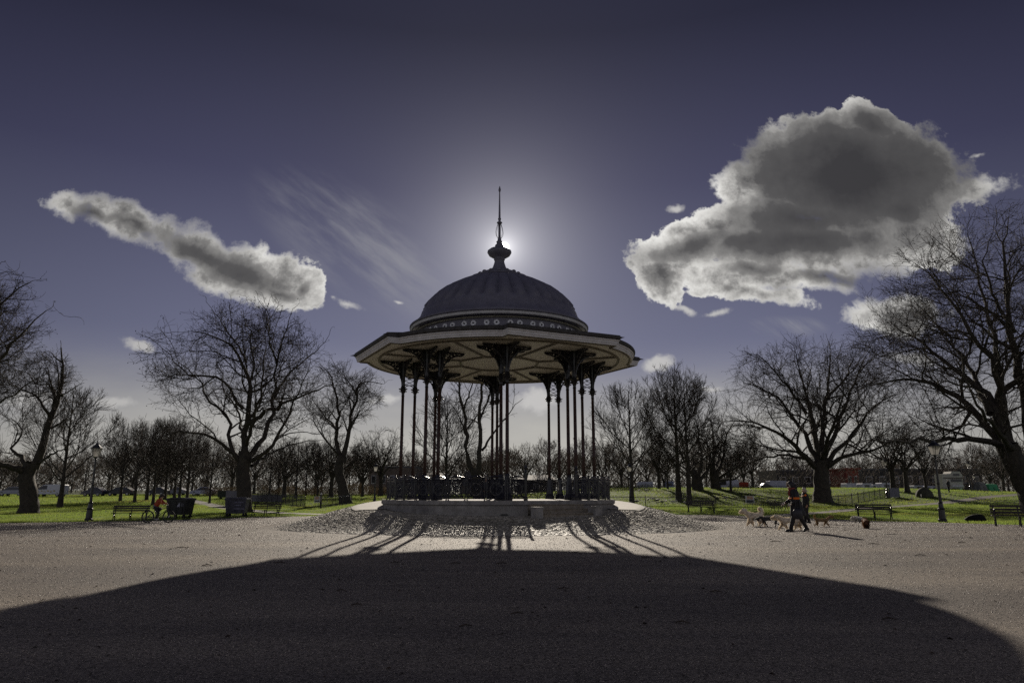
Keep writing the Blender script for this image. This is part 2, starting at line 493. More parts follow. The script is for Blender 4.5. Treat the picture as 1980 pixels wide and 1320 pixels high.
def sector_sheet(name, r0, r1, a0, a1, dz, m):
    th = np.radians(np.linspace(a0, a1, 90)); rr = np.linspace(r0, r1, 16)
    A, Rr = np.meshgrid(th, rr); X = BX + np.sin(A) * Rr; Y = BY - np.cos(A) * Rr
    V = np.stack([X, Y, terrain(X, Y) + dz], -1).reshape(-1, 3); na = len(th)
    i = np.arange(15)[:, None] * na; j = np.arange(na - 1)[None]
    Q = np.stack([(i + j).ravel(), (i + j + 1).ravel(), (i + na + j + 1).ravel(), (i + na + j).ravel()], -1)[:, ::-1]
    return tag(link(name, np_mesh(name, V, Q, True), m), kind='structure')


sector_sheet('cobble_slope', 4.3, 8.75, 0, 360, .022, M_COBB)
sector_sheet('concrete_apron', 4.3, 5.85, 64, 296, .05, M_CONC)


def strip(name, pts, width, dz, m):
    pts = [Vector(p) for p in pts]; fine = []
    for a, b in zip(pts[:-1], pts[1:]):
        k = max(2, int((b - a).length / 1.5)); fine += [a.lerp(b, t / k) for t in range(k)]
    fine.append(pts[-1]); V = []
    for i, p in enumerate(fine):
        t = (fine[min(i + 1, len(fine) - 1)] - fine[max(i - 1, 0)]); t.z = 0; t.normalize()
        s = Vector((t.y, -t.x, 0))
        for k in (-.5, -.17, .17, .5):
            q = p + s * width * k; V.append((q.x, q.y, tz(q.x, q.y) + dz))
    Q = [(4 * i + k, 4 * i + k + 1, 4 * i + k + 5, 4 * i + k + 4) for i in range(len(fine) - 1) for k in range(3)]
    return tag(link(name, np_mesh(name, V, Q, True), m), kind='structure'), fine


PATHS = []
for (pp, w) in (([(-9, 49), (-18, 57), (-27, 70), (-37, 88), (-50, 112)], 1.9), ([(17, 48), (24, 58), (35, 71), (50, 84), (72, 100), (95, 118)], 1.7)):
    o, fine = strip('path', [(x, y, 0) for x, y in pp], w, .035, M_PATH); PATHS.append((np.array([[q.x, q.y] for q in fine]), w))

# single granite setts on the slope round the bandstand
rng = np.random.default_rng(5)
V, Q = [], []
r = 4.78
while r < 8.8:
    n = int(2 * math.pi * r / .135); off = rng.random() * 6
    for k in range(n):
        th = off + 2 * math.pi * (k + rng.uniform(-.12, .12)) / n
        azd = math.degrees(math.atan2(math.cos(th), -math.sin(th))) % 360       # 0 = towards the camera
        if math.sin(th) > .55 or (r < 5.95 and 66 < azd < 294): continue
        rad = r + rng.uniform(-.02, .02); x, y = BX + math.cos(th) * rad, BY + math.sin(th) * rad
        a, b, h = .062 * rng.uniform(.85, 1.05), .045 * rng.uniform(.88, 1.05), rng.uniform(.008, .015)
        z = tz(x, y) + .02; t = np.array([-math.sin(th), math.cos(th), 0]); nn = np.array([math.cos(th), math.sin(th), 0])
        nz = rng.uniform(-.004, .004, 4); o = len(V)
        for sx, sy in ((-1, -1), (1, -1), (1, 1), (-1, 1)): V.append(np.array([x, y, z]) + t * a * sx + nn * b * sy)
        for q, (sx, sy) in enumerate(((-1, -1), (1, -1), (1, 1), (-1, 1))): V.append(np.array([x, y, z + h + nz[q]]) + t * a * sx * .86 + nn * b * sy * .82)
        Q += [(o + 4, o + 5, o + 6, o + 7), (o, o + 1, o + 5, o + 4), (o + 1, o + 2, o + 6, o + 5), (o + 2, o + 3, o + 7, o + 6), (o + 3, o, o + 4, o + 7)]
    r += .098
M_STONE = ground_mat('granite_setts', [(.44, .41, .365), (.35, .325, .285), (.26, .24, .19)], (1.2, 9), .6, .6, 60, .01, (9, .6, 1.35))
tag(link('cobblestones', np_mesh('cobblestones', V, Q), M_STONE), 'rough grey granite setts on the slope round the bandstand', 'cobbles', kind='stuff')


def scatter_view(n, y0, y1, rng, wide=.74, pw=2.0):
    y = (rng.random(n) * (y1 ** pw - y0 ** pw) + y0 ** pw) ** (1 / pw)
    x = (rng.random(n) * 2 - 1) * wide * y
    return x, y


# loose stones lying on the gravel
n = 170000
x, y = scatter_view(n, 2.6, 50, rng, .76, 1.25)
keep = (in_plaza(x, y) > .2) & (np.hypot(x - BX, y - BY) > 8.7)
x, y = x[keep], y[keep]; n = len(x)
s = rng.uniform(.0025, .0058, n) * (1 + np.minimum(y, 30) / 18)
z = terrain(x, y) + .012
oct_ = np.array([[1, 0, 0], [0, 1, 0], [-1, 0, 0], [0, -1, 0], [0, 0, .8], [0, 0, -.4]])
jit = rng.uniform(.6, 1.3, (n, 6, 1)); rot = rng.random(n) * 6.28
co, si = np.cos(rot), np.sin(rot)
pv = oct_[None] * jit * s[:, None, None]
V = np.stack([x[:, None] + pv[..., 0] * co[:, None] - pv[..., 1] * si[:, None], y[:, None] + pv[..., 0] * si[:, None] + pv[..., 1] * co[:, None], z[:, None] + pv[..., 2] + s[:, None] * .25], -1).reshape(-1, 3)
tri = np.array([[0, 1, 4], [1, 2, 4], [2, 3, 4], [3, 0, 4], [1, 0, 5], [2, 1, 5], [3, 2, 5], [0, 3, 5]])
Q = (np.arange(n)[:, None, None] * 6 + tri[None]).reshape(-1, 3)
M_PEB = ground_mat('loose_stone', [(.34, .28, .23), (.22, .19, .17), (.50, .45, .40)], (3, 30), .5, .1, 30, .01, None, .5)
tag(link('loose_gravel', np_mesh('loose_gravel', V, Q), M_PEB), 'small loose stones strewn over the gravel', 'gravel', kind='stuff')

# small dead leaves blown across the gravel
n = 900
x, y = scatter_view(n, 3.2, 40, rng, .76, 1.3); keep = in_plaza(x, y) > .2; x, y = x[keep], y[keep]; n = len(x)
a = rng.random(n) * 6.28; s = rng.uniform(.014, .030, n) * (1 + y / 40); z = terrain(x, y) + .016
ca, sa = np.cos(a) * s, np.sin(a) * s; up = rng.uniform(.1, .7, (n, 2)) * s[:, None]
V = np.stack([np.stack([x - ca, y - sa, z], -1), np.stack([x + sa * .6, y - ca * .6, z + up[:, 0]], -1), np.stack([x + ca, y + sa, z + .004], -1), np.stack([x - sa * .6, y + ca * .6, z + up[:, 1]], -1)], 1).reshape(-1, 3)
tag(link('leaf_litter', np_mesh('leaf_litter', V, np.arange(n * 4).reshape(-1, 4)), mat('dead_leaf', (.060, .036, .020), .8, .3, 2)), 'dead brown leaves scattered over the gravel', 'leaves', kind='stuff')

# fallen twigs
b = MB()
for (px, py) in [(765, 1089), (970, 1091), (880, 1091), (1115, 1070), (1250, 1080), (1090, 1141), (1385, 1147), (660, 1145), (1500, 1048), (1690, 1053), (1780, 1075), (1860, 1050), (1725, 1034), (1000, 1190), (690, 1172), (540, 1090), (350, 1060), (400, 1095), (1320, 1208), (900, 1215), (1560, 1120), (1720, 1200)]:
    p = G(px, py); a = random.Random(px).uniform(-.5, .5); L = .03 + p.y * .0055
    b.tube([p + Vector((-L * math.cos(a), -L * math.sin(a), .02)), p + Vector((0, .02, .035)), p + Vector((L * math.cos(a), L * math.sin(a), .02))], [.006, .009, .004], 4)
tag(b.build('twig_litter', mat('dead_twig', (.05, .035, .025), .9)), 'dry fallen twigs scattered on the gravel', 'twigs', kind='stuff')

# grass: short blades that let the low sun through
M_GRASS = bpy.data.materials.new('grass_blades'); M_GRASS.use_nodes = True
g = NT(M_GRASS.node_tree); nt = M_GRASS.node_tree; nt.nodes.clear()
oc = g.n('ShaderNodeTexCoord').outputs['Object']
gc = g.mix(g.mr(g.noise(oc, .35, 5, .6), .3, .7), (.10, .135, .036, 1), (.145, .160, .050, 1))
gc = g.mix(g.mr(g.noise(oc, 2.2, 4, .6), .4, .75), gc, (.06, .085, .024, 1))
gc = g.mix(g.mr(g.noise(oc, .09, 5, .65), .5, .72), gc, (.14, .125, .045, 1))
df = g.n('ShaderNodeBsdfDiffuse'); g.put(df.inputs[0], gc)
tr = g.n('ShaderNodeBsdfTranslucent'); g.put(tr.inputs[0], g.vm('MULTIPLY', gc, (2.35, 2.5, 1.9)))
mx = g.n('ShaderNodeMixShader'); mx.inputs[0].default_value = .62
nt.links.new(df.outputs[0], mx.inputs[1]); nt.links.new(tr.outputs[0], mx.inputs[2])
ou = g.n('ShaderNodeOutputMaterial'); nt.links.new(mx.outputs[0], ou.inputs[0])


def path_clear(x, y):
    ok = np.ones(len(x), bool)
    for pts, w in PATHS:
        d = np.full(len(x), 1e9)
        for q in pts: d = np.minimum(d, np.hypot(x - q[0], y - q[1]))
        ok &= d > w * .5 + .05
    return ok


def blades(n, y0, y1, h, wd, seed, pw):
    rng = np.random.default_rng(seed)
    x, y = scatter_view(n, y0, y1, rng, .80, pw)
    ip = in_plaza(x, y); keep = (ip < rng.uniform(-.5, .12, n)); x, y = x[keep], y[keep]
    keep = path_clear(x, y); x, y = x[keep], y[keep]; n = len(x)
    z = ground_z(x, y); a = rng.random(n) * 6.28; k = rng.uniform(.6, 1.3, n) * (1 + .5 * np.sin(x * 1.7 + np.sin(y * 1.1) * 2) * np.sin(y * .9))
    w = wd * (1 + y / 90); ln = rng.normal(0, .5, (n, 2)) * h * k[:, None]
    V = np.stack([np.stack([x - np.cos(a) * w, y - np.sin(a) * w, z - .01], -1), np.stack([x + np.cos(a) * w, y + np.sin(a) * w, z - .01], -1),
                  np.stack([x + ln[:, 0], y + ln[:, 1], z + h * k], -1)], 1).reshape(-1, 3)
    return V, np.arange(n * 3).reshape(-1, 3)


V1, Q1 = blades(420000, 29, 75, .065, .011, 1, 1.7)
V2, Q2 = blades(330000, 72, 140, .10, .017, 2, 1.5)
tag(link('grass', np_mesh('grass', np.concatenate([V1, V2]), np.concatenate([Q1, Q2 + len(V1)])), M_GRASS), 'mown sunlit grass of the common', 'grass', kind='stuff')
# ---------------------------------------------------------------- bandstand
M_MAROON = mat('maroon_paint', (.060, .030, .024), .45, .2, 5)
M_NAVY = mat('navy_iron', (.022, .022, .034), .26, .2, 6)
M_IRON = mat('black_iron', (.014, .014, .017), .28, .2, 8)
M_WHITEP = mat('white_paint', (.62, .61, .62), .5, .08, 3)
M_LEAD = mat('lead_grey', (.150, .143, .185), .45, .08, 3, .1, 20)
M_SLATE = mat('slate', (.05, .047, .05), .6, .25, 8, .4, 30)
M_OLIVE = mat('ceiling_rib_paint', (.20, .18, .13), .5, .15, 5)
M_PLINTH = ground_mat('plinth_concrete', [(.34, .33, .32), (.26, .25, .24), (.20, .19, .18)], (.7, 4), .85, .3, 25, .01)
M_STEP = ground_mat('step_stone', [(.30, .27, .23), (.24, .21, .18), (.18, .155, .12)], (1.2, 6), .85, .3, 25, .01)

M_CEIL = bpy.data.materials.new('ceiling_boards'); M_CEIL.use_nodes = True
g = NT(M_CEIL.node_tree); b_ = M_CEIL.node_tree.nodes['Principled BSDF']
oc = g.n('ShaderNodeTexCoord').outputs['Object']
sp = g.n('ShaderNodeSeparateXYZ'); g.put(sp.inputs[0], oc)
q = g.m('FRACT', g.m('MULTIPLY', g.m('ADD', g.m('MULTIPLY', sp.outputs[0], .45), g.m('MULTIPLY', sp.outputs[1], .89)), 6.5))
gr = g.mr(q, .0, .12)
g.put(b_.inputs['Base Color'], g.mix(gr, (.22, .20, .14, 1), g.mix(g.mr(g.noise(oc, 2, 4), .35, .7), (.56, .53, .43, 1), (.48, .45, .36, 1))))
b_.inputs['Roughness'].default_value = .45
bn = g.n('ShaderNodeBump'); bn.inputs['Distance'].default_value = .01; g.put(bn.inputs['Height'], gr); g.put(b_.inputs['Normal'], bn.outputs[0])

BS = empty('bandstand', (BX, BY, 0), 0, 'large domed Victorian bandstand with wide eaves on paired iron columns, sun behind its finial', 'bandstand')


def pol(r, az, z=0.0):
    """polar point round the bandstand, azimuth in degrees: 0 towards the camera, 90 to the right"""
    a = R(az); return Vector((math.sin(a) * r, -math.cos(a) * r, z))


# plinth and floor
b = MB(); b.lathe([(4.62, .1), (4.64, .82), (4.70, .86), (4.70, 1.0), (0, 1.004)], 96); b.build('plinth', M_PLINTH, BS)
b = MB(); az0 = 26.5; nv = pol(1, az0); tv = Vector((nv.y, -nv.x, 0)) * -1
rz0 = math.atan2(nv.y, nv.x)
st0 = None
for k in range(4):
    m = MB(); d0, d1 = 4.45, 4.72 + .28 * (3 - k) + .14; zt = 1.0 - .145 * (3 - k) - .145
    c = nv * ((d0 + d1) / 2); wd = 2.05
    m.box((c.x, c.y, (zt + .1) / 2), (d1 - d0, wd, zt - .1), rz0)
    m.box((nv.x * (d1 - .13), nv.y * (d1 - .13), zt + .012), (.34, wd + .02, .024), rz0)
    m.build('step', M_STEP, BS)
for sgn in (-1, 1):
    m = MB(); c = nv * 5.45 + tv * sgn * 1.17
    m.box((c.x, c.y, .46), (.34, .28, .62), rz0); m.box((c.x, c.y, .785), (.38, .32, .035), rz0)
    m.build('step_cheek', M_PLINTH, BS)
m = MB(); c = pol(4.66, 3.5); m.box((c.x, c.y, .50), (.24, .06, .10), R(3.5)); m.build('vent_grille', M_IRON, BS)

# railing: one cast panel repeated round the rim
W = 2 * 4.5 * math.sin(R(334 / 37 / 2))
m = MB(); hw = W / 2
for sx in (-1, 1):
    m.tube([(sx * (hw - .035), 0, 0), (sx * (hw - .035), 0, .82)], .022, 5); m.tube([(sx * (hw - .10), 0, .06), (sx * (hw - .10), 0, .74)], .012, 4)
    m.ell((sx * (hw - .035), 0, .86), (.028, .028, .045), 6, 5); m.ell((sx * (hw - .035), 0, .78), (.03, .03, .02), 6, 4)
    m.tube([(sx * (hw - .035), 0, .02), (sx * (hw - .07), .0, -.0)], .02, 4)
m.tube([(-hw + .035, 0, .765), (-.12, 0, .815), (0, 0, .83), (.12, 0, .815), (hw - .035, 0, .765)], [.022, .03, .036, .03, .022], 6)
for zz, rr in ((.71, .022), (.655, .016), (.07, .022), (.135, .015)): m.tube([(-hw + .03, 0, zz), (hw - .03, 0, zz)], rr, 4)
m.ring((0, 0, .39), .205, .018, 'y', 18, 5); m.ring((0, 0, .39), .085, .018, 'y', 10, 4)
for k in range(8):
    a = k * math.pi / 4; ca, sa = math.cos(a), math.sin(a)
    m.ring((.145 * ca, 0, .39 + .145 * sa), .048, .011, 'y', 8, 4)
for sx in (-1, 1):
    for sz, zc in ((1, .585), (-1, .20)):
        m.ring((sx * .185, 0, zc), .058, .013, 'y', 9, 4); m.ring((sx * .185, 0, zc), .022, .015, 'y', 6, 4)
    m.tube([(sx * .09, 0, .07), (sx * .05, 0, .11), (0, 0, .185)], .013, 4); m.tube([(sx * .09, 0, .65), (sx * .05, 0, .62), (0, 0, .595)], .012, 4)
    m.ring((sx * .035, 0, .39), .03, .015, 'y', 6, 4)
m.ell((0, 0, .39), (.03, .02, .05), 6, 5)
for k in range(6): m.tube([(-.14 + .056 * k, 0, .655), (-.14 + .056 * k, 0, .71)], .007, 4)
pan = m.build('railing_panel', M_NAVY, BS)
for k in range(37):
    az = 39.5 + (k + .5) * 334 / 37
    o = pan if k == 0 else copy_tree(pan, BS)
    o.location = pol(4.5 * math.cos(R(334 / 74)), az, 1.0); o.rotation_euler = (0, 0, R(az))
m = MB(); m.lathe([(.075, 0), (.075, .10), (.05, .14), (.045, .95), (.06, .98), (.05, 1.04), (.062, 1.12), (.03, 1.2), (.001, 1.24)], 10)
nw = m.build('newel_post', M_IRON, BS); nw.location = pol(4.5, 13.2, 1.0)
o = copy_tree(nw, BS); o.location = pol(4.5, 39.8, 1.0)

# columns: eight pairs, each pair square to the eaves front it carries
def wing():
    w = MB(); th = [R(a) for a in range(0, 91, 9)]
    cur = [(.055 + .80 * (1 - math.cos(a)), 0, 4.60 + .90 * math.sin(a)) for a in th]
    w.tube(cur + [(.97, 0, 5.53)], [.032] * 6 + [.036] * 6, 5); w.tube([(.03, 0, 5.575), (1.0, 0, 5.575)], .042, 5)
    for (cx, cz, r) in ((.27, 5.36, .155), (.475, 5.46, .082), (.60, 5.512, .045), (.70, 5.53, .032), (.12, 5.10, .065), (.10, 4.95, .045), (.36, 5.37, .05)):
        w.ring((cx, 0, cz), r, .020, 'y', 12, 4)
        if r > .06:
            w.ring((cx, 0, cz), r * .5, .016, 'y', 8, 4)
            for k in range(4):
                a = k * math.pi / 2 + .4
                w.tube([(cx + r * .5 * math.cos(a), 0, cz + r * .5 * math.sin(a)), (cx + r * math.cos(a), 0, cz + r * math.sin(a))], .016, 4)
    for k in range(5):
        f = .15 + k * .17; a = R(90 * f); x0, z0 = .055 + .80 * (1 - math.cos(a)), 4.60 + .90 * math.sin(a)
        w.tube([(x0, 0, z0), (x0 * .55 + .03, 0, z0 + .07), (max(.05, x0 - .12), 0, min(5.56, z0 + .19))], .018, 4)
    # pierced backing plate close to the column
    w.add([(.05, .012, 4.62), (.10, .012, 4.95), (.24, .012, 5.56), (.03, .012, 5.56), (.05, -.012, 4.62), (.10, -.012, 4.95), (.24, -.012, 5.56), (.03, -.012, 5.56)],
          [(0, 1, 2, 3), (7, 6, 5, 4), (0, 4, 5, 1), (1, 5, 6, 2), (2, 6, 7, 3), (3, 7, 4, 0)])
    return w


def make_column():
    m = MB(); m.lathe([(.068, .9), (.068, 1.7), (.076, 1.72), (.076, 1.78), (.066, 1.80), (.058, 4.30)], 12)
    c = m.build('column', M_MAROON, BS, True)
    m = MB(); m.lathe([(.205, 0), (.205, .10), (.18, .16), (.15, .22), (.115, .50), (.092, .84), (.10, .88), (.08, .92)], 8); m.build('column_base', M_NAVY, c)
    m = MB(); m.lathe([(.058, 4.16), (.075, 4.18), (.06, 4.21), (.064, 4.28), (.085, 4.33), (.135, 4.37), (.10, 4.385), (.115, 4.42), (.16, 4.475), (.115, 4.50), (.10, 4.55), (.078, 4.62), (.08, 5.0), (.10, 5.3), (.14, 5.6)], 8)
    for k in range(8):
        a = k * math.pi / 4
        for (rr, zz) in ((.165, 4.475), (.14, 4.375)): m.ell((rr * math.cos(a), rr * math.sin(a), zz), (.028, .028, .022), 6, 4)
    m.build('capital', M_IRON, c)
    return c


def add_wings(c, angs, wm):
    for a in angs:
        o = link('bracket', wm, None, c); o.rotation_euler = (0, 0, a)


wm = wing().mesh('bracket'); wm.materials.append(M_IRON)
c_out = make_column(); add_wings(c_out, (0, math.pi / 2, -math.pi / 2), wm)
c_in = copy_tree(c_out, BS)
for k in KIDS[c_in.name]:
    if k.name.startswith('bracket') and abs(k.rotation_euler.z) < .1: k.rotation_euler = (0, 0, math.pi)
m = MB()
for s in (-1, 1):
    for zz in (4.66, 4.83, 5.0, 5.17): m.tube([(-.19 * s, 0, zz), (.19 * s, 0, zz + .17)], .012, 4)
for zz in (4.64, 5.36, 5.56): m.tube([(-.2, 0, zz), (.2, 0, zz)], .018, 4)
m.ring((0, 0, 5.46), .085, .014, 'y', 10, 4); m.ring((0, 0, 4.915), .05, .011, 'y', 8, 4); m.ring((0, 0, 5.255), .05, .011, 'y', 8, 4)
m.tube([(-.19, 0, 4.5), (-.12, 0, 4.6), (0, 0, 4.64), (.12, 0, 4.6), (.19, 0, 4.5)], .014, 4)
lat = m.build('lattice_panel', M_IRON, BS)
first = True
for k in range(4):
    az = 26.5 + 90 * k; n = pol(1, az); t = Vector((-n.y, n.x, 0)); rz = math.atan2(n.y, n.x)
    for s in (-1, 1):
        for (bb, proto) in ((3.72, c_out), (3.20, c_in)):
            p = n * bb + t * s * 1.435
            o = proto if first else copy_tree(proto, BS)
            o.location = (p.x, p.y, 1.0); o.rotation_euler = (0, 0, rz)
        o = lat if first else copy_tree(lat, BS)
        p = n * 3.46 + t * s * 1.435; o.location = (p.x, p.y, 1.0); o.rotation_euler = (0, 0, rz)
        first = False

# roof
def outline(off=0.0):
    pts = []
    for k in range(4):
        c0 = 26.5 + 90 * k; rk = 5.95 + off / math.cos(R(22.5)); ra = 5.58 + off
        pts += [pol(rk, c0 - 22.5), pol(rk, c0 + 22.5)]
        pts += [pol(ra, c0 + 22.5 + 1.6 + i * (41.8 / 14)) for i in range(15)]
    return pts


def band(prof, name, m, top=None, bottom=None, smooth=False):
    """profile of (offset, z) carried round the eaves"""
    mb = MB(); rows = []
    for (off, z) in prof:
        o = len(mb.v); pts = outline(off); mb.v += [(p.x, p.y, z) for p in pts]; rows.append((o, len(pts)))
    for (a, k), (c, _) in zip(rows[:-1], rows[1:]):
        mb.f += [(a + i, a + (i + 1) % k, c + (i + 1) % k, c + i) for i in range(k)]
    for (rad, z, row) in (top or []):
        a, k = rows[row]; o = len(mb.v)
        for p in outline(0):
            d = Vector((p.x, p.y, 0)).normalized() * rad; mb.v.append((d.x, d.y, z))
        mb.f += [(a + i, a + (i + 1) % k, o + (i + 1) % k, o + i) for i in range(k)]
    return mb.build(name, m, BS, smooth)


mb = MB(); ol = outline(-.02); mb.v = [(0, 0, 6.62)] + [(p.x, p.y, 6.62) for p in ol]; k = len(ol)
mb.f = [(0, 1 + (i + 1) % k, 1 + i) for i in range(k)]; mb.build('ceiling', M_CEIL, BS)
mb = MB()
ri = 1.62
for k in range(8):
    a0 = 4 + 45 * k
    pts = [pol(ri * (1 - .10 * math.sin(math.pi * i / 8)) * (1.0 if True else 1), a0 + 45 * i / 8, 6.585) for i in range(9)]
    mb.tube([pol(ri * (1.06 - .06 * math.sin(math.pi * i / 8)), a0 + 22.5 - 45 + 45 * i / 8, 6.59) for i in range(9)], .045, 4)
    mb.tube([pol(ri * 1.06, a0 + 22.5, 6.59), pol(5.0, a0 + 22.5, 6.59)], .045, 4)
    mb.tube([pol(5.0 * (1 if k % 1 else 1), a0 + 45 * i / 8, 6.59) for i in range(9)], .045, 4)
mb.build('ceiling_rib', M_OLIVE, BS)
band([(-.16, 6.615), (-.13, 6.56), (-.10, 6.585)], 'soffit_moulding', M_OLIVE)
band([(-.06, 6.60), (-.01, 6.595), (.0, 6.66), (.02, 6.67), (.025, 6.74), (.06, 6.76), (.07, 6.80), (.0, 6.81)], 'fascia', M_WHITEP)
band([(.0, 6.805), (.09, 6.812), (.12, 6.86), (.125, 6.92), (.09, 6.925)], 'gutter', M_SLATE)
band([(.095, 6.93), (.10, 6.965), (-.10, 7.0)], 'slate_roof', M_SLATE, top=[(3.42, 7.36, 2)])
for k in range(4):
    for s in (-1, 1):
        p = pol(6.0, 26.5 + 90 * k + s * 22.5, 6.88); d = pol(1, 26.5 + 90 * k + s * 22.5)
        m = MB(); m.tube([p, p + d * .08, p + d * .12, p + d * .24 + Vector((0, 0, -.01))], [.03, .04, .028, .004], 6); m.build('eaves_finial', M_SLATE, BS)
mb = MB(); mb.lathe([(3.42, 7.25), (3.42, 7.84)], 96, cap=False); mb.build('drum', M_LEAD, BS)
m = MB(); m.ring((0, 0, 0), .085, .03, 'x', 14, 5); m.tube([(-.012, 0, 0), (.012, 0, 0)], .075, 14)
rd = m.build('roundel', mat('bright_white', (.85, .85, .90), .4, .02), BS)
m2 = MB(); m2.tube([(.008, 0, 0), (.035, 0, 0)], .036, 8); m2.build('roundel_boss', M_IRON, rd)
for k in range(48):
    az = k * 7.5 + 1.2 * (1 if k % 2 else -1) * .5
    o = rd if k == 0 else copy_tree(rd, BS)
    d = pol(3.435, az, 7.60); o.location = d; o.rotation_euler = (0, 0, math.atan2(d.y, d.x))
mb = MB(); mb.lathe([(3.70, 7.885), (3.73, 7.89), (3.745, 7.93), (3.76, 7.99), (3.72, 8.0)], 96, cap=False); mb.build('cornice', M_WHITEP, BS, False)
mb = MB(); mb.lathe([(3.42, 7.79), (3.53, 7.795), (3.55, 7.825), (3.50, 7.83)], 96, cap=False); mb.build('drum_bead', mat('cream_bead', (.45, .42, .34), .5), BS)
mb = MB(); mb.lathe([(3.45, 7.835), (3.68, 7.86), (3.72, 7.882)], 96, cap=False); mb.build('cornice_soffit', M_LEAD, BS)
mb = MB(); mb.lathe([(3.70, 8.0), (3.79, 8.005), (3.80, 8.07), (3.62, 8.19), (3.48, 8.33), (3.38, 8.46), (3.33, 8.62)], 96, cap=False); mb.build('dome_skirt', M_LEAD, BS, True)


def flute(a, z):
    if z < 8.80 or z > 10.27: return 1.0
    e = min(1, (z - 8.80) / .14, (10.27 - z) / .08)
    return 1 + .10 * e * (abs(math.sin(a * 16)) ** .7 - .55)


prof = [(3.33, 8.60), (3.31, 8.68), (3.25, 8.76), (3.21, 8.82), (3.13, 8.92), (2.96, 9.13), (2.68, 9.44), (2.35, 9.71), (2.0, 9.91), (1.75, 10.05), (1.5, 10.17), (1.32, 10.245), (1.24, 10.275), (1.18, 10.29)]
mb = MB(); mb.lathe(prof, 256, cap=False, mod=flute); mb.build('dome', M_LEAD, BS, True)
mb = MB(); mb.lathe([(1.30, 10.27), (1.32, 10.31), (1.28, 10.33), (.98, 10.40), (.93, 10.43), (.90, 10.50), (.80, 10.56), (.62, 10.59), (.50, 10.62), (.39, 10.70), (.29, 10.86), (.23, 11.04), (.205, 11.17), (.24, 11.19), (.24, 11.23), (.21, 11.25), (.30, 11.30), (.46, 11.40), (.53, 11.52), (.52, 11.60), (.42, 11.68), (.22, 11.74), (.19, 11.80), (.20, 11.86), (.13, 11.93), (.12, 12.0), (.145, 12.03), (.09, 12.08), (.075, 12.20), (.055, 12.24), (.05, 12.85), (.08, 12.87), (.12, 12.90), (.12, 12.93), (.07, 12.96), (.05, 13.0), (.07, 13.10), (.065, 13.12), (.048, 13.14), (.025, 14.35), (.045, 14.40), (.055, 14.46), (.03, 14.58), (.002, 14.66)], 20, cap=False)
for k in range(16):
    a = k * math.pi / 8; mb.ell((.88 * math.cos(a), .88 * math.sin(a), 10.50), (.10, .10, .07), 6, 5)
mb.build('spire', M_LEAD, BS, True)
mb = MB()
for k in range(6):
    a = k * math.pi / 3 + .3
    mb.tube([(r * math.cos(a), r * math.sin(a), z) for r, z in ((.08, 12.2), (.15, 12.32), (.17, 12.45), (.14, 12.65), (.09, 12.8), (.07, 12.88))], .010, 4)
mb.build('spire_cage', M_IRON, BS)
# ---------------------------------------------------------------- bare winter trees
M_BARK = mat('bark', (.060, .050, .038), .9, .25, 3, .8, 12, col2=(.032, .027, .022))
M_TWIG = mat('twig_bark', (.048, .036, .027), .9, .2, 4)
M_TWIGW = mat('warm_twig_bark', (.085, .055, .036), .9, .2, 4)
M_PALE = mat('pale_bark', (.20, .18, .14), .9, .3, 3, .6, 12)


def tubes(P, Rd, n):
    """P [B,k,3], Rd [B,k] -> vertices and quads of n-sided tubes"""
    B, k, _ = P.shape
    T = np.gradient(P, axis=1); T /= np.linalg.norm(T, axis=2, keepdims=True) + 1e-9
    ref = np.where(np.abs(T[:, :1, 2:3]) < .9, np.array([[[0, 0, 1.]]]), np.array([[[1., 0, 0]]])) * np.ones_like(T)
    U = np.cross(T, ref); U /= np.linalg.norm(U, axis=2, keepdims=True) + 1e-9
    W = np.cross(T, U); a = np.arange(n) * 2 * np.pi / n
    V = P[:, :, None] + (U[:, :, None] * np.cos(a)[None, None, :, None] + W[:, :, None] * np.sin(a)[None, None, :, None]) * Rd[:, :, None, None]
    b = np.arange(B)[:, None, None] * k * n; i = np.arange(k - 1)[None, :, None] * n; j = np.arange(n)[None, None]
    Q = np.stack([b + i + j, b + i + (j + 1) % n, b + i + n + (j + 1) % n, b + i + n + j], -1).reshape(-1, 4)
    return V.reshape(-1, 3), Q


class Geo:
    def __init__(s): s.V = []; s.Q = []; s.n = 0
    def add(s, V, Q): s.V.append(V); s.Q.append(Q + s.n); s.n += len(V)
    def mesh(s, name): return np_mesh(name, np.concatenate(s.V), np.concatenate(s.Q), True)


def resample(pts, k):
    pts = np.asarray(pts, float); d = np.r_[0, np.cumsum(np.linalg.norm(np.diff(pts, axis=0), axis=1))]
    # smooth path through the given points
    t = np.linspace(0, d[-1], k); out = np.empty((k, 3)); n = len(pts)
    m = np.gradient(pts, d, axis=0) if n > 2 else np.repeat(((pts[1] - pts[0]) / d[-1])[None], 2, 0)
    for q, x in enumerate(t):
        i = min(max(np.searchsorted(d, x) - 1, 0), n - 2); h = d[i + 1] - d[i]; u = (x - d[i]) / h
        out[q] = ((2 * u**3 - 3 * u**2 + 1) * pts[i] + (u**3 - 2 * u**2 + u) * h * m[i] + (-2 * u**3 + 3 * u**2) * pts[i + 1] + (u**3 - u**2) * h * m[i + 1])
    return out


def env_dist(p, d, ells):
    """distance from p along d to the outside of the union of ellipsoids"""
    best = np.zeros(len(p))
    for c, r in ells:
        q = (p - c) / r; e = d / r
        A = (e * e).sum(1); Bq = (q * e).sum(1); Cq = (q * q).sum(1) - 1
        D = Bq * Bq - A * Cq
        t = np.where(D > 0, (-Bq + np.sqrt(np.maximum(D, 0))) / A, 0)
        best = np.maximum(best, np.maximum(t, 0))
    return best


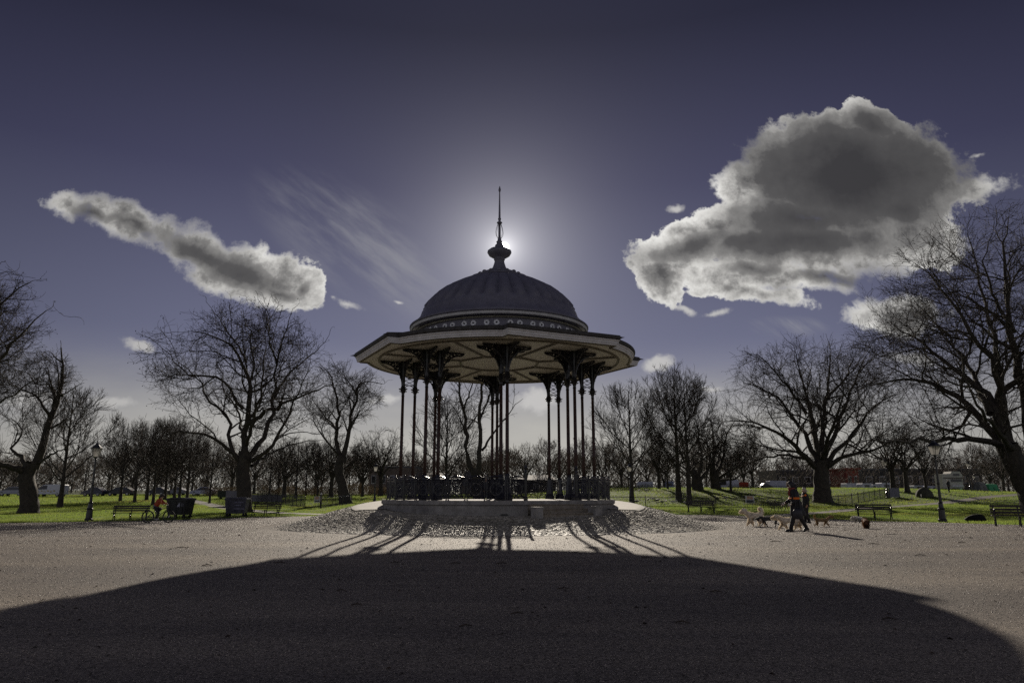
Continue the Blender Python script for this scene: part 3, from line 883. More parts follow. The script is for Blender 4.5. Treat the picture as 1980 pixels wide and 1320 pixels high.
def grow(P, Rd, k, t0, t1, ang, frac, maxl, minl, steps, curl, trop, ratio, rend, ells, rng, angsd=.22, tip=True):
    B, n, _ = P.shape
    t = (np.arange(k)[None] + rng.random((B, k))) / k * (t1 - t0) + t0
    if tip: t[:, -1] = 1.0
    f = t * (n - 1); i = np.minimum(f.astype(int), n - 2); u = (f - i)[..., None]; bi = np.arange(B)[:, None]
    p = P[bi, i] * (1 - u) + P[bi, i + 1] * u
    r = Rd[bi, i] * (1 - u[..., 0]) + Rd[bi, i + 1] * u[..., 0]
    T = P[bi, i + 1] - P[bi, i]; T /= np.linalg.norm(T, axis=2, keepdims=True) + 1e-9
    a = np.abs(rng.normal(ang, angsd, (B, k)))
    if tip: a[:, -1] = np.abs(rng.normal(0, .15, B))
    rnd = rng.normal(size=(B, k, 3)); rnd -= T * (rnd * T).sum(2, keepdims=True); rnd /= np.linalg.norm(rnd, axis=2, keepdims=True) + 1e-9
    d = T * np.cos(a)[..., None] + rnd * np.sin(a)[..., None]
    p = p.reshape(-1, 3); d = d.reshape(-1, 3); r = r.ravel()
    L = env_dist(p, d, ells) * frac * rng.uniform(.55, 1.15, len(p))
    L = np.clip(L, minl, maxl) * rng.uniform(.8, 1.1, len(p))
    Lr = env_dist(p, d, ells) * frac
    pl = np.linalg.norm(np.diff(P, axis=1), axis=2).sum(1); pk = np.clip(pl / np.percentile(pl, 65), .25, 1)
    kp = (rng.random(len(p)) < np.clip(Lr / minl * .9 + .12, 0, 1) * np.repeat(pk, k)) | ((np.arange(len(p)) % k == k - 1) & (rng.random(len(p)) < .8))
    p, d, r, L = p[kp], d[kp], r[kp], L[kp]
    m = len(p); out = np.empty((m, steps + 1, 3)); out[:, 0] = p
    for s in range(steps):
        d = d + rng.normal(0, curl, (m, 3)) + np.array([0, 0, trop])
        d /= np.linalg.norm(d, axis=1, keepdims=True); p = p + d * (L / steps)[:, None]; out[:, s + 1] = p
    rs = np.maximum(np.minimum(r * ratio, L * .035 + rend), rend)
    R2 = rs[:, None] + (rend - rs)[:, None] * (np.linspace(0, 1, steps + 1) ** .8)[None]
    return out, R2


def tree_mesh(trunk, limbs, ells, levels, seed, name, balls=0, ground=-9):
    """trunk/limbs: lists of (points, radius0, radius1); levels: keyword sets for grow()"""
    rng = np.random.default_rng(seed); tg, cg = Geo(), Geo()
    lim = []
    for (pts, r0, r1, flare) in trunk:
        c = resample(pts, 12); t = np.linspace(0, 1, 12); rr = r0 + (r1 - r0) * t + r0 * flare * np.exp(-t * 9)
        n = 14; V, Q = tubes(c[None], rr[None], n)
        # knobbly bole
        off = rng.normal(0, .06, (12, n)); V = V.reshape(12, n, 3); V = c[:, None] + (V - c[:, None]) * (1 + off)[..., None]
        tg.add(V.reshape(-1, 3), Q)
    for (pts, r0, r1) in limbs:
        c = resample(pts, 14); c[1:-1] += rng.normal(0, .022, (12, 3)) * np.linalg.norm(c[-1] - c[0]) * .35
        rr = r0 + (r1 - r0) * np.linspace(0, 1, 14) ** .8; lim.append((c, rr))
    P = np.array([c for c, _ in lim]); Rd = np.array([r for _, r in lim]); tg.add(*tubes(P, Rd, 8))
    for li, kw in enumerate(levels):
        P, Rd = grow(P, Rd, ells=ells, rng=rng, **kw)
        (tg if li == 0 and P.shape[0] < 200 else cg).add(*tubes(P, Rd, 5 if li == 0 else (4 if li == 1 else 3)))
    if balls:
        idx = rng.integers(0, len(P), balls); q = P[idx, -1] - np.array([0, 0, .12])
        V = q[:, None] + np.array([[1, 0, 0], [0, 1, 0], [-1, 0, 0], [0, -1, 0], [0, 0, 1], [0, 0, -1]])[None] * .045
        tri = np.array([[0, 1, 4, 4], [1, 2, 4, 4], [2, 3, 4, 4], [3, 0, 4, 4], [1, 0, 5, 5], [2, 1, 5, 5], [3, 2, 5, 5], [0, 3, 5, 5]])
        quad = np.array([[0, 1, 4, 1], [0, 1, 4, 3]])
        # octahedra as four quads each
        qd = np.array([[4, 0, 5, 1], [4, 1, 5, 2], [4, 2, 5, 3], [4, 3, 5, 0]])
        cg.add(V.reshape(-1, 3), (np.arange(balls)[:, None, None] * 6 + qd[None]).reshape(-1, 4))
    return tg.mesh(name + '_trunk'), cg.mesh(name + '_crown')


def place_tree(name, meshes, loc, label, cat='tree', group=None, rz=0.0, scale=1.0, twig=None, bark=None):
    root = empty(name, loc, rz, label, cat, group); root.scale = (scale,) * 3 if not hasattr(scale, '__len__') else scale
    tm, cm = meshes
    if not tm.materials: tm.materials.append(bark or M_BARK)
    if not cm.materials: cm.materials.append(twig or M_TWIG)
    link('trunk', tm, None, root); link('crown', cm, None, root)
    return root


def fan_tree(h, w, seed, name, clear=.16, r0=.22, dense=1.0, lean=0.0, spread=.62, twigr=.010, sub=(8, 7, 4)):
    """upright tree whose limbs climb from a straight trunk (lime, young plane)"""
    rs = np.random.default_rng(seed)
    trunk = [([(0, 0, -.3), (lean * .3, 0, h * .2), (lean * .6, .0, h * .45), (lean, 0, h * .9)], r0, .03, .5)]
    limbs = []; nl = 18
    for k in range(nl):
        f = k / (nl - 1); z0 = h * (clear + (.72 - clear) * f ** 1.1); a = k * 2.4 + rs.uniform(-.3, .3)
        L = (1 - f * .62) * w * rs.uniform(.82, 1.08); up = h * (.30 - .10 * f) * rs.uniform(.8, 1.3) / spread * .62
        x0 = lean * z0 / h; c, s = math.cos(a), math.sin(a)
        limbs.append(([(x0, 0, z0), (x0 + c * L * .36, s * L * .36, z0 + up * .32), (x0 + c * L * .72, s * L * .72, z0 + up * .75), (x0 + c * L, s * L, z0 + up * 1.25)], r0 * (.42 - .26 * f), .012))
    ells = [(np.array([lean * .7, 0, h * .58]), np.array([w * 1.05, w * 1.05, h * .45]))]
    lv = [dict(k=sub[0], t0=.18, t1=1, ang=.62, frac=.62, maxl=h * .22, minl=.3, steps=4, curl=.10, trop=.10, ratio=.55, rend=.012),
          dict(k=sub[1], t0=.15, t1=1, ang=.60, frac=.5, maxl=h * .10, minl=.25, steps=3, curl=.12, trop=.08, ratio=.6, rend=twigr),
          dict(k=sub[2], t0=.2, t1=1, ang=.55, frac=.5, maxl=h * .055, minl=.2, steps=2, curl=.12, trop=.05, ratio=.7, rend=twigr * .8)]
    return tree_mesh(trunk, limbs, ells, lv, seed, name)


def round_tree(h, w, seed, name, fork=.28, r0=.3, sub=(8, 7, 5, 0), twigr=.010, nl=8):
    """spreading tree with a short bole"""
    rs = np.random.default_rng(seed)
    trunk = [([(0, 0, -.3), (rs.uniform(-.1, .1), 0, h * fork * .5), (rs.uniform(-.15, .15), 0, h * fork * 1.1)], r0, r0 * .75, .55)]
    limbs = []
    for k in range(nl):
        a = k * 2.4 + rs.uniform(-.4, .4); f = k / (nl - 1); L = w * (.98 - .55 * f) * rs.uniform(.8, 1.1); top = h * (.55 + .40 * f) * rs.uniform(.92, 1.05)
        c, s = math.cos(a), math.sin(a); z0 = h * fork * rs.uniform(.8, 1.08)
        limbs.append(([(0, 0, z0), (c * L * .28 + rs.normal(0, .2), s * L * .28, z0 + (top - z0) * .38), (c * L * .62, s * L * .62 + rs.normal(0, .3), z0 + (top - z0) * .68), (c * L, s * L, top)], r0 * (.58 - .2 * f), .02))
    ells = [(np.array([0, 0, h * .62]), np.array([w, w, h * .40]))]
    lv = [dict(k=sub[0], t0=.25, t1=1, ang=.75, frac=.6, maxl=h * .28, minl=.4, steps=5, curl=.16, trop=.04, ratio=.6, rend=.014),
          dict(k=sub[1], t0=.15, t1=1, ang=.7, frac=.5, maxl=h * .12, minl=.3, steps=4, curl=.18, trop=.02, ratio=.6, rend=twigr),
          dict(k=sub[2], t0=.15, t1=1, ang=.65, frac=.5, maxl=h * .06, minl=.2, steps=3, curl=.18, trop=.01, ratio=.7, rend=twigr * .8)]
    if sub[3]: lv.append(dict(k=sub[3], t0=.2, t1=1, ang=.6, frac=.5, maxl=.5, minl=.15, steps=2, curl=.15, trop=0, ratio=.7, rend=twigr * .7))
    return tree_mesh(trunk, limbs, ells, lv, seed, name)


def traced(px_base, Y, trunk, limbs, ells, levels, seed, name, label, balls=0, cat='tree', group=None):
    """a tree whose main limbs follow the photograph: pixel paths stood up Y metres away, dy = depth of each point"""
    base = gx(px_base, Y)
    def W(q):
        v = at(q[0], q[1], Y) - base; k = (q[2] if len(q) > 2 else 0.0)
        s = 1 + k / Y; v = at(q[0], q[1], Y + k) - base
        return (v.x, v.y, v.z)
    tr = [([W(q) for q in pts], r0, r1, fl) for pts, r0, r1, fl in trunk]
    lm = [([W(q) for q in pts], r0, r1) for pts, r0, r1 in limbs]
    el = []
    for (cx, cy, rx, ry, dy, rd) in ells:
        c = np.array(W((cx, cy, dy))); el.append((c, np.array([rx * Y / 1400, rd, ry * Y / 1400])))
    me = tree_mesh(tr, lm, el, levels, seed, name, balls)
    return place_tree(name, me, base, label, cat, group)


def plane_levels(a, b, c, d, h=16, twig=.011):
    return [dict(k=a, t0=.22, t1=1, ang=.78, frac=.72, maxl=h * .36, minl=.7, steps=8, curl=.20, trop=.03, ratio=.6, rend=.018),
            dict(k=b, t0=.12, t1=1, ang=.72, frac=.6, maxl=h * .15, minl=.5, steps=6, curl=.25, trop=.03, ratio=.6, rend=twig * 1.15),
            dict(k=c, t0=.12, t1=1, ang=.62, frac=.5, maxl=h * .07, minl=.35, steps=4, curl=.26, trop=.02, ratio=.65, rend=twig),
            dict(k=d, t0=.2, t1=1, ang=.6, frac=.5, maxl=.7, minl=.2, steps=2, curl=.18, trop=.03, ratio=.7, rend=twig * .8)]


# great plane left of the bandstand
traced(471, 58,
       [([(471, 992), (472, 950), (470, 905), (476, 872)], .56, .50, .35)],
       [([(470, 895, 0), (440, 868, -1), (420, 850, -2), (350, 835, -4), (300, 850, -5)], .20, .03),
        ([(468, 900, 0), (445, 860, 2), (440, 810, 3), (405, 770, 4), (370, 720, 5), (345, 700, 5)], .22, .03),
        ([(474, 885, 0), (473, 830, 0), (478, 800, -1), (480, 740, -1), (468, 700, -2), (440, 660, -3), (370, 640, -4)], .30, .03),
        ([(478, 810, 0), (482, 750, 1), (492, 700, 2), (480, 640, 3), (470, 600, 4)], .17, .02),
        ([(478, 820, -1), (505, 800, -2), (560, 775, -4), (610, 755, -5), (645, 745, -6)], .20, .03),
        ([(485, 880, 1), (510, 840, 2), (530, 770, 3), (535, 700, 3), (550, 640, 3), (565, 600, 4)], .24, .02),
        ([(530, 770, 3), (560, 720, 4), (610, 680, 5), (635, 650, 5)], .13, .02),
        ([(488, 890, 0), (520, 870, -2), (545, 830, -3), (575, 760, -4), (600, 700, -4)], .19, .02),
        ([(486, 900, 1), (530, 875, 4), (580, 855, 6), (625, 850, 7)], .14, .02),
        ([(474, 870, 0), (460, 800, 6), (430, 740, 9), (420, 680, 10)], .18, .02),
        ([(476, 860, 0), (500, 780, -5), (510, 700, -7), (520, 620, -7)], .18, .02),
        ([(470, 790, -1), (420, 730, -3), (370, 725, -4), (330, 690, -5), (305, 665, -5)], .14, .02),
        ([(476, 700, -1), (440, 640, 1), (420, 610, 2), (400, 585, 2)], .10, .015),
        ([(535, 700, 3), (520, 650, 0), (520, 610, -1), (500, 580, -1)], .10, .015)],
       [(466, 720, 200, 160, 0, 9.0)], plane_levels(10, 8, 6, 3, 16, .0095), 11, 'plane_tree',
       'broad plane tree with a stout trunk behind the second wheeled bin, left of the bandstand', 1500)

# old forked tree at the far left
traced(54, 56,
       [([(54, 1000), (56, 960), (52, 915), (62, 895)], .66, .50, .40)],
       [([(48, 915, 0), (30, 905, -1), (5, 898, -2), (-40, 880, -3), (-80, 860, -3)], .30, .05),
        ([(66, 905, 0), (80, 870, 0), (95, 815, 0), (112, 775, 0), (122, 720, 0), (120, 690, 0), (118, 672, 0)], .36, .05),
        ([(55, 905, 0), (40, 880, 1), (20, 868, 2), (42, 840, 3), (28, 812, 3), (8, 815, 3)], .20, .02),
        ([(100, 805, 0), (85, 790, -1), (75, 770, -1), (45, 755, -2), (15, 760, -2)], .14, .02),
        ([(112, 772, 0), (95, 745, 2), (70, 740, 3), (50, 720, 3), (30, 715, 3)], .12, .02),
        ([(118, 765, 0), (135, 755, -2), (150, 745, -2), (163, 740, -2)], .10, .015),
        ([(120, 700, 0), (105, 690, 1), (90, 680, 2), (75, 690, 2)], .08, .012),
        ([(75, 895, 0), (95, 880, -2), (125, 865, -4), (160, 850, -5)], .12, .02)],
       [(60, 790, 105, 130, 0, 5.5)], plane_levels(9, 7, 6, 3, 12, .0095), 12, 'oak_tree', 'old tree with a massive bole and crooked sinuous limb, left of the lamp post', 0)

# crown reaching into the picture from beyond the left edge
traced(-120, 50,
       [([(-120, 1010), (-118, 930), (-110, 850), (-105, 790)], .55, .4, .4)],
       [([(-108, 800, 0), (-60, 740, -1), (0, 690, -2), (50, 640, -3), (90, 600, -3)], .26, .03),
        ([(-105, 790, 0), (-70, 700, 1), (-20, 620, 2), (20, 570, 2), (60, 545, 2)], .26, .03),
        ([(-105, 780, 0), (-90, 680, 0), (-60, 590, 0), (-30, 530, 0), (0, 510, 0)], .24, .03),
        ([(-108, 830, 0), (-50, 790, -2), (10, 770, -4), (60, 740, -5), (95, 720, -5)], .20, .02),
        ([(-100, 790, 0), (-110, 660, 0), (-120, 560, 0), (-130, 500, 0)], .24, .03),
        ([(-108, 810, 0), (-170, 720, 0), (-240, 650, 0), (-280, 600, 0)], .24, .03),
        ([(-105, 800, 0), (-50, 720, 4), (20, 660, 6), (70, 640, 7)], .2, .02)],
       [(-90, 660, 205, 165, 0, 9)], plane_levels(13, 9, 6, 3, 16, .0105), 13, 'plane_tree',
       'tall spreading tree at the left edge, only its right-hand boughs in view', 800)

# leaning forked tree between the plane and the bandstand
traced(662, 84,
       [([(668, 978), (662, 940), (655, 905), (660, 880)], .62, .42, .5)],
       [([(658, 890, 0), (650, 850, 1), (655, 800, 1), (648, 760, 1), (640, 730, 1), (620, 705, 1)], .30, .04),
        ([(664, 895, 0), (672, 850, 0), (680, 800, 0), (690, 770, 0), (692, 745, 0), (710, 738, 0), (738, 742, 0)], .34, .04),
        ([(676, 835, 0), (690, 805, -1), (700, 790, -1), (716, 780, -1)], .12, .015),
        ([(690, 765, 0), (675, 740, 1), (660, 720, 1), (645, 700, 1)], .12, .015),
        ([(655, 880, 0), (630, 850, -2), (610, 820, -2), (600, 790, -2)], .16, .02),
        ([(652, 830, 0), (625, 800, 3), (605, 770, 4), (615, 740, 4)], .14, .02)],
       [(662, 775, 92, 92, 0, 5.5)], plane_levels(10, 8, 6, 3, 12, .0115), 14, 'plane_tree',
       'forked tree leaning towards the bandstand, at the top of the cobbled slope', 0)

# broad plane behind the dog walkers
traced(1590, 83,
       [([(1592, 982), (1590, 955), (1588, 920), (1586, 890)], .98, .72, .55)],
       [([(1580, 905, 0), (1555, 880, -1), (1530, 855, -2), (1490, 830, -3), (1445, 815, -4), (1400, 815, -4)], .36, .04),
        ([(1582, 895, 0), (1560, 850, 2), (1530, 800, 3), (1490, 760, 4), (1440, 740, 4)], .36, .04),
        ([(1585, 890, 0), (1575, 830, 0), (1560, 770, 0), (1545, 710, 0), (1535, 670, 0)], .36, .03),
        ([(1588, 890, 0), (1592, 820, 1), (1600, 750, 2), (1605, 690, 3), (1600, 655, 3)], .38, .03),
        ([(1592, 890, 0), (1615, 830, -1), (1640, 770, -2), (1665, 710, -3), (1680, 680, -3)], .36, .03),
        ([(1594, 895, 0), (1630, 860, 1), (1670, 810, 2), (1710, 770, 3), (1745, 760, 3)], .34, .03),
        ([(1596, 905, 0), (1640, 880, -2), (1690, 870, -3), (1730, 850, -4), (1760, 850, -4)], .30, .03),
        ([(1586, 890, 0), (1570, 820, 7), (1560, 760, 10), (1570, 700, 11)], .3, .03),
        ([(1590, 890, 0), (1610, 820, -7), (1630, 760, -10), (1620, 700, -11)], .3, .03),
        ([(1580, 900, 0), (1545, 885, 4), (1500, 880, 6), (1460, 890, 7), (1425, 905, 7)], .26, .03),
        ([(1560, 800, 1), (1500, 720, 0), (1470, 690, 0), (1440, 680, 0)], .2, .02),
        ([(1600, 770, 1), (1640, 720, 4), (1650, 690, 5), (1640, 660, 5)], .2, .02)],
       [(1582, 785, 228, 150, 0, 12.5)], plane_levels(11, 8, 6, 3, 20, .012), 15, 'plane_tree',
       'wide-crowned plane tree standing behind the two dog walkers', 600)

# huge tree at the right edge
traced(2000, 55,
       [([(2012, 1000), (1995, 950), (1965, 900), (1945, 860)], .95, .75, .4), ([(2005, 985), (2000, 900), (1990, 820), (1985, 760)], .6, .4, .3)],
       [([(1950, 870, 0), (1915, 853, -1), (1860, 848, -2), (1800, 850, -4), (1740, 855, -5), (1690, 850, -6)], .30, .03),
        ([(1948, 865, 0), (1910, 830, 1), (1880, 790, 1), (1830, 755, 1), (1780, 735, 0), (1720, 735, -1), (1680, 745, -1)], .36, .03),
        ([(1945, 860, 0), (1925, 800, 0), (1885, 740, 2), (1830, 700, 3), (1780, 660, 4), (1720, 620, 4)], .38, .03),
        ([(1946, 862, 0), (1938, 790, 0), (1918, 720, -2), (1885, 650, -3), (1850, 590, -3), (1800, 540, -3), (1770, 510, -3)], .36, .03),
        ([(1950, 860, 0), (1940, 770, 3), (1925, 690, 4), (1910, 600, 5), (1890, 520, 5), (1870, 450, 5)], .38, .03),
        ([(1985, 780, 0), (1965, 700, -1), (1950, 620, -2), (1945, 530, -2), (1940, 460, -2), (1950, 420, -2)], .38, .03),
        ([(1985, 770, 0), (1985, 680, 2), (1995, 590, 3), (1990, 500, 3), (1980, 430, 3)], .36, .03),
        ([(1987, 780, 0), (2020, 700, 0), (2060, 620, 0), (2100, 560, 0)], .36, .03),
        ([(1960, 870, 0), (1920, 820, -6), (1880, 760, -9), (1860, 690, -10)], .3, .03),
        ([(1880, 790, 1), (1850, 830, 2), (1800, 820, 3), (1760, 800, 3)], .16, .02),
        ([(1915, 800, 0), (1860, 690, 6), (1800, 610, 8), (1760, 570, 9)], .3, .02),
        ([(1960, 640, -1), (1920, 560, -5), (1900, 500, -6), (1920, 450, -6)], .2, .02),
        ([(1985, 720, 0), (2040, 740, -4), (2090, 760, -6), (2130, 740, -6)], .3, .03)],
       [(1930, 660, 300, 285, 0, 12.5)], plane_levels(13, 9, 6, 3, 22, .0100), 16, 'plane_tree',
       'huge plane tree towering at the right edge above the last bench', 2200)

# upright trees
fanA = fan_tree(12.2, 4.6, 21, 'lime_tree', .17, .20, twigr=.012)
fanB = fan_tree(14.5, 4.9, 22, 'lime_tree_tall', .20, .26, twigr=.013)
fanC = fan_tree(10.8, 4.6, 23, 'small_tree', .18, .17, spread=.55, twigr=.012, sub=(7, 6, 3))
fanD = fan_tree(10.2, 5.0, 24, 'small_tree_wide', .2, .18, spread=.75, twigr=.012, sub=(7, 6, 3))
rndA = round_tree(11, 5.0, 31, 'round_tree', .24, .26, twigr=.015)
rndB = round_tree(13, 6.0, 32, 'round_tree_large', .26, .42, twigr=.017)
rndC = round_tree(9.5, 4.2, 33, 'orchard_tree', .25, .19, (8, 7, 5, 0), .012)
place_tree('lime_tree', fanA, gx(1222, 76), 'upright lime tree right behind the lamp post beside the bandstand plinth', 'tree', None, .4, (1.12, 1.12, 1.08))
place_tree('lime_tree', fanB, gx(1313, 84), 'taller lime tree of the close pair beyond the fence, its trunk left of its twin', 'tree', None, 1.2, 1.10)
place_tree('lime_tree', fanB, gx(1333, 79), 'lime tree braced with a leaning prop, directly behind a park bench', 'tree', None, 3.4, .98)
place_tree('lime_tree', fanA, gx(117, 70), 'young fan-shaped tree between the old forked tree and the lamp post', 'tree', None, 2.2, (1.06, 1.06, .98))
place_tree('lime_tree', fanA, gx(862, 92), 'fan-shaped bare tree seen through the left columns of the bandstand', 'tree', None, 5.0, (1.12, 1.12, 1.14))
traced(922, 82,
       [([(924, 985), (922, 930), (918, 905)], .58, .5, .4)],
       [([(916, 915, 0), (905, 880, 0), (901, 830, 0), (893, 770, 0), (888, 730, 0), (878, 690, 0)], .30, .06),
        ([(924, 915, 0), (930, 870, 0), (927, 800, 0), (935, 750, 0), (930, 700, 0), (925, 650, 0)], .30, .06),
        ([(932, 870, 0), (960, 830, 1), (985, 800, 1), (1002, 775, 1), (1012, 770, 1)], .16, .02),
        ([(903, 850, 0), (885, 800, -1), (870, 780, -1), (862, 770, -1)], .12, .02),
        ([(928, 810, 0), (945, 770, 3), (965, 730, 3), (975, 680, 3)], .14, .02),
        ([(897, 790, 0), (912, 740, -3), (915, 700, -3), (905, 660, -3)], .12, .02)],
       [(925, 740, 80, 100, 0, 4.5)], plane_levels(6, 6, 5, 2, 12, .012), 17, 'tall_tree', 'tall twin-stemmed tree seen through the middle of the bandstand', 0)
traced(1349, 100,
       [([(1350, 968), (1349, 945), (1347, 925)], .85, .7, .4)],
       [([(1345, 930, 0), (1335, 905, 0), (1318, 880, 0), (1310, 850, 0)], .35, .03), ([(1350, 930, 0), (1356, 890, 0), (1352, 850, 0), (1345, 810, 0)], .35, .03),
        ([(1352, 930, 0), (1372, 900, 1), (1385, 870, 2), (1380, 840, 2)], .3, .03), ([(1348, 925, 0), (1340, 880, 5), (1350, 840, 6), (1355, 815, 6)], .3, .03)],
       [(1348, 860, 62, 62, 0, 5)], plane_levels(8, 7, 6, 0, 12, .016)[:3], 18, 'plane_tree', 'low stout tree between the lime pair and the grassy bank', 0)
traced(1384, 102,
       [([(1387, 964), (1384, 940), (1380, 915)], .72, .6, .5)],
       [([(1378, 920, 0), (1372, 880, 0), (1368, 860, 0), (1345, 840, 0)], .34, .03), ([(1380, 915, 0), (1380, 870, 0), (1378, 835, 0), (1372, 800, 0)], .34, .03),
        ([(1384, 918, 0), (1400, 880, 1), (1405, 840, 1), (1420, 815, 1)], .3, .03), ([(1386, 925, 0), (1420, 905, -1), (1445, 880, -1), (1460, 850, -1)], .26, .03),
        ([(1382, 915, 0), (1392, 870, 5), (1395, 830, 6)], .3, .03), ([(1388, 930, 0), (1430, 920, 2), (1460, 905, 2), (1490, 880, 2)], .22, .03)],
       [(1395, 860, 80, 66, 0, 6)], plane_levels(8, 7, 6, 0, 12, .016)[:3], 19, 'plane_tree', 'pollard-like tree with upswept boughs in front of the parked pale van', 0)
L = [(1415, 96, rndC, .82, 'slim leaning tree on the lawn behind the fence sign at right'),
     (1275, 104, rndA, .85, 'first of the small trees on the lawn, nearest the bandstand on the right'),
     (1292, 103, rndC, .8, 'thin tree close behind the first small lawn tree on the right'),
     (1730, 98, rndB, .82, 'dark spreading tree behind the long grey board beside the right-hand path'),
     (1757, 96, rndB, .78, 'thick-stemmed tree between the grey board and the khaki dome tent'),
     (1793, 98, rndA, .80, 'slim tree with a flared foot right of the khaki dome tent'),
     (1945, 118, rndA, .95, 'pale-stemmed tree beside the green tent'),
     (1458, 108, rndC, .9, 'small tree on the crest of the bank above the white-headed dog'),
     (735, 122, rndB, .92, 'rounded tree just left of the bandstand, in front of the brown building'),
     (700, 118, rndA, .9, 'spreading tree behind the lamp post left of the bandstand')]
for k, (px, Y, me, s, lab) in enumerate(L): place_tree('park_tree', me, gx(px, Y), lab, 'tree', None, k * 1.3, s)
orch = [(232, 94), (260, 88), (283, 99), (296, 77), (318, 100), (336, 106), (346, 98), (361, 93), (405, 86)]
for k, (px, Y) in enumerate(orch):
    place_tree('orchard_tree', [fanC, fanD, fanD, fanC, fanA][k % 5], gx(px, Y), 'bare bushy tree in the close grove behind the left-hand benches and bins', 'tree', 'grove of small trees on the left lawn', k * 1.7, [1.02, .92, 1.08, .84, .95, 1.10, .93, 1.04, .72][k])
mid = [(549, 112), (571, 104), (613, 108), (640, 116), (520, 122), (590, 128)]
for k, (px, Y) in enumerate(mid):
    place_tree('fence_tree', [rndB, fanD, fanC][k % 3], gx(px, Y), 'bare tree inside the fenced lawn between the great plane and the bandstand', 'tree', 'trees in the fenced lawn', k * 2.1, [.78, .9, .8, .85, .92, .9][k])
# ---------------------------------------------------------------- far edge of the common
rs = np.random.default_rng(77)
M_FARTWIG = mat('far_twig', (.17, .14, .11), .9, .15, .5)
FAR = [fan_tree(13, 5.0, 51, 'far_tree_a', .2, .25, twigr=.024, sub=(7, 6, 3)), round_tree(13, 6.5, 52, 'far_tree_b', .25, .35, (7, 7, 4, 0), .026), round_tree(11, 5.5, 53, 'far_tree_c', .22, .3, (7, 7, 4, 0), .026)]
k = 0
for px in range(-60, 2060, 47):
    for row, Y0 in enumerate((150, 195)):
        Y = Y0 + rs.uniform(-16, 16); q = px + rs.uniform(-18, 18) + row * 22
        if 1480 < q < 1900 and row == 0: continue
        place_tree('far_tree', FAR[int(rs.integers(0, 3))], gx(q, Y), 'bare tree in the long tree line across the far side of the common', 'tree', 'far tree line', rs.uniform(0, 6), rs.uniform(.62, .92) if row == 0 else rs.uniform(.8, 1.1), M_FARTWIG)
        k += 1
# dense woodland behind the tree line: one mass of twigs
def thicket(name, segs, hgt, seed, n, m, rad, lab, cat, kind='stuff', depth=4.0):
    rng = np.random.default_rng(seed); Pp = []
    for (pa, pb, Y, h) in segs:
        a, b = gx(pa, Y), gx(pb, Y); c = int(n * (b - a).length)
        t = rng.random(c); x = a.x + (b.x - a.x) * t; y = Y + rng.uniform(-depth, depth, c)
        top = h * (.62 + .38 * np.abs(np.sin(x * .33 + 1) * np.cos(x * .13)) + .12 * np.sin(x * 1.1))
        z0 = terrain(x, y); zz = rng.random(c) ** 1.15 * top
        d = rng.normal(0, 1, (c, 3)); d[:, 2] = np.abs(d[:, 2]) + .5; d /= np.linalg.norm(d, axis=1, keepdims=True)
        L = h * rng.uniform(.12, .28, c)
        p0 = np.stack([x, y, z0 + zz * .8], -1); p1 = p0 + d * L[:, None] * .5 + rng.normal(0, .05, (c, 3)) * h * .3; p2 = p1 + (d + rng.normal(0, .35, (c, 3))) * L[:, None] * .5
        Pp.append(np.stack([p0, p1, p2], 1))
    P = np.concatenate(Pp); Rd = np.tile(np.array([rad, rad * .8, rad * .4]), (len(P), 1))
    V, Q = tubes(P, Rd, 3)
    return tag(link(name, np_mesh(name, V, Q), m), lab, cat, kind=kind)
thicket('woodland', [(-120, 2100, 235, 13.5), (-120, 2100, 255, 15.5)], 13, 61, 22, M_FARTWIG, .09, 'dark mass of distant leafless woodland along the horizon', 'woodland', depth=9)
thicket('shrubbery', [(-40, 720, 158, 4.2), (1040, 1480, 150, 4.0), (1480, 2040, 165, 7.5)], 5, 62, 36, M_FARTWIG, .035, 'dark scrub at the foot of the far trees', 'scrub', depth=5)
M_REED = mat('dry_reed', (.26, .19, .10), .9, .2, 2)
thicket('reed_bed', [(395, 470, 124, 1.9), (500, 770, 128, 2.2)], 2, 63, 220, M_REED, .02, 'pale brown reeds and dry scrub behind the left-hand fence', 'reeds', depth=2)
thicket('bramble', [(1150, 1262, 100, 1.0), (1410, 1470, 106, .5)], 2, 64, 200, mat('bramble', (.06, .07, .03), .9), .018, 'low dark undergrowth at the foot of the grassy bank', 'undergrowth', depth=1.4)

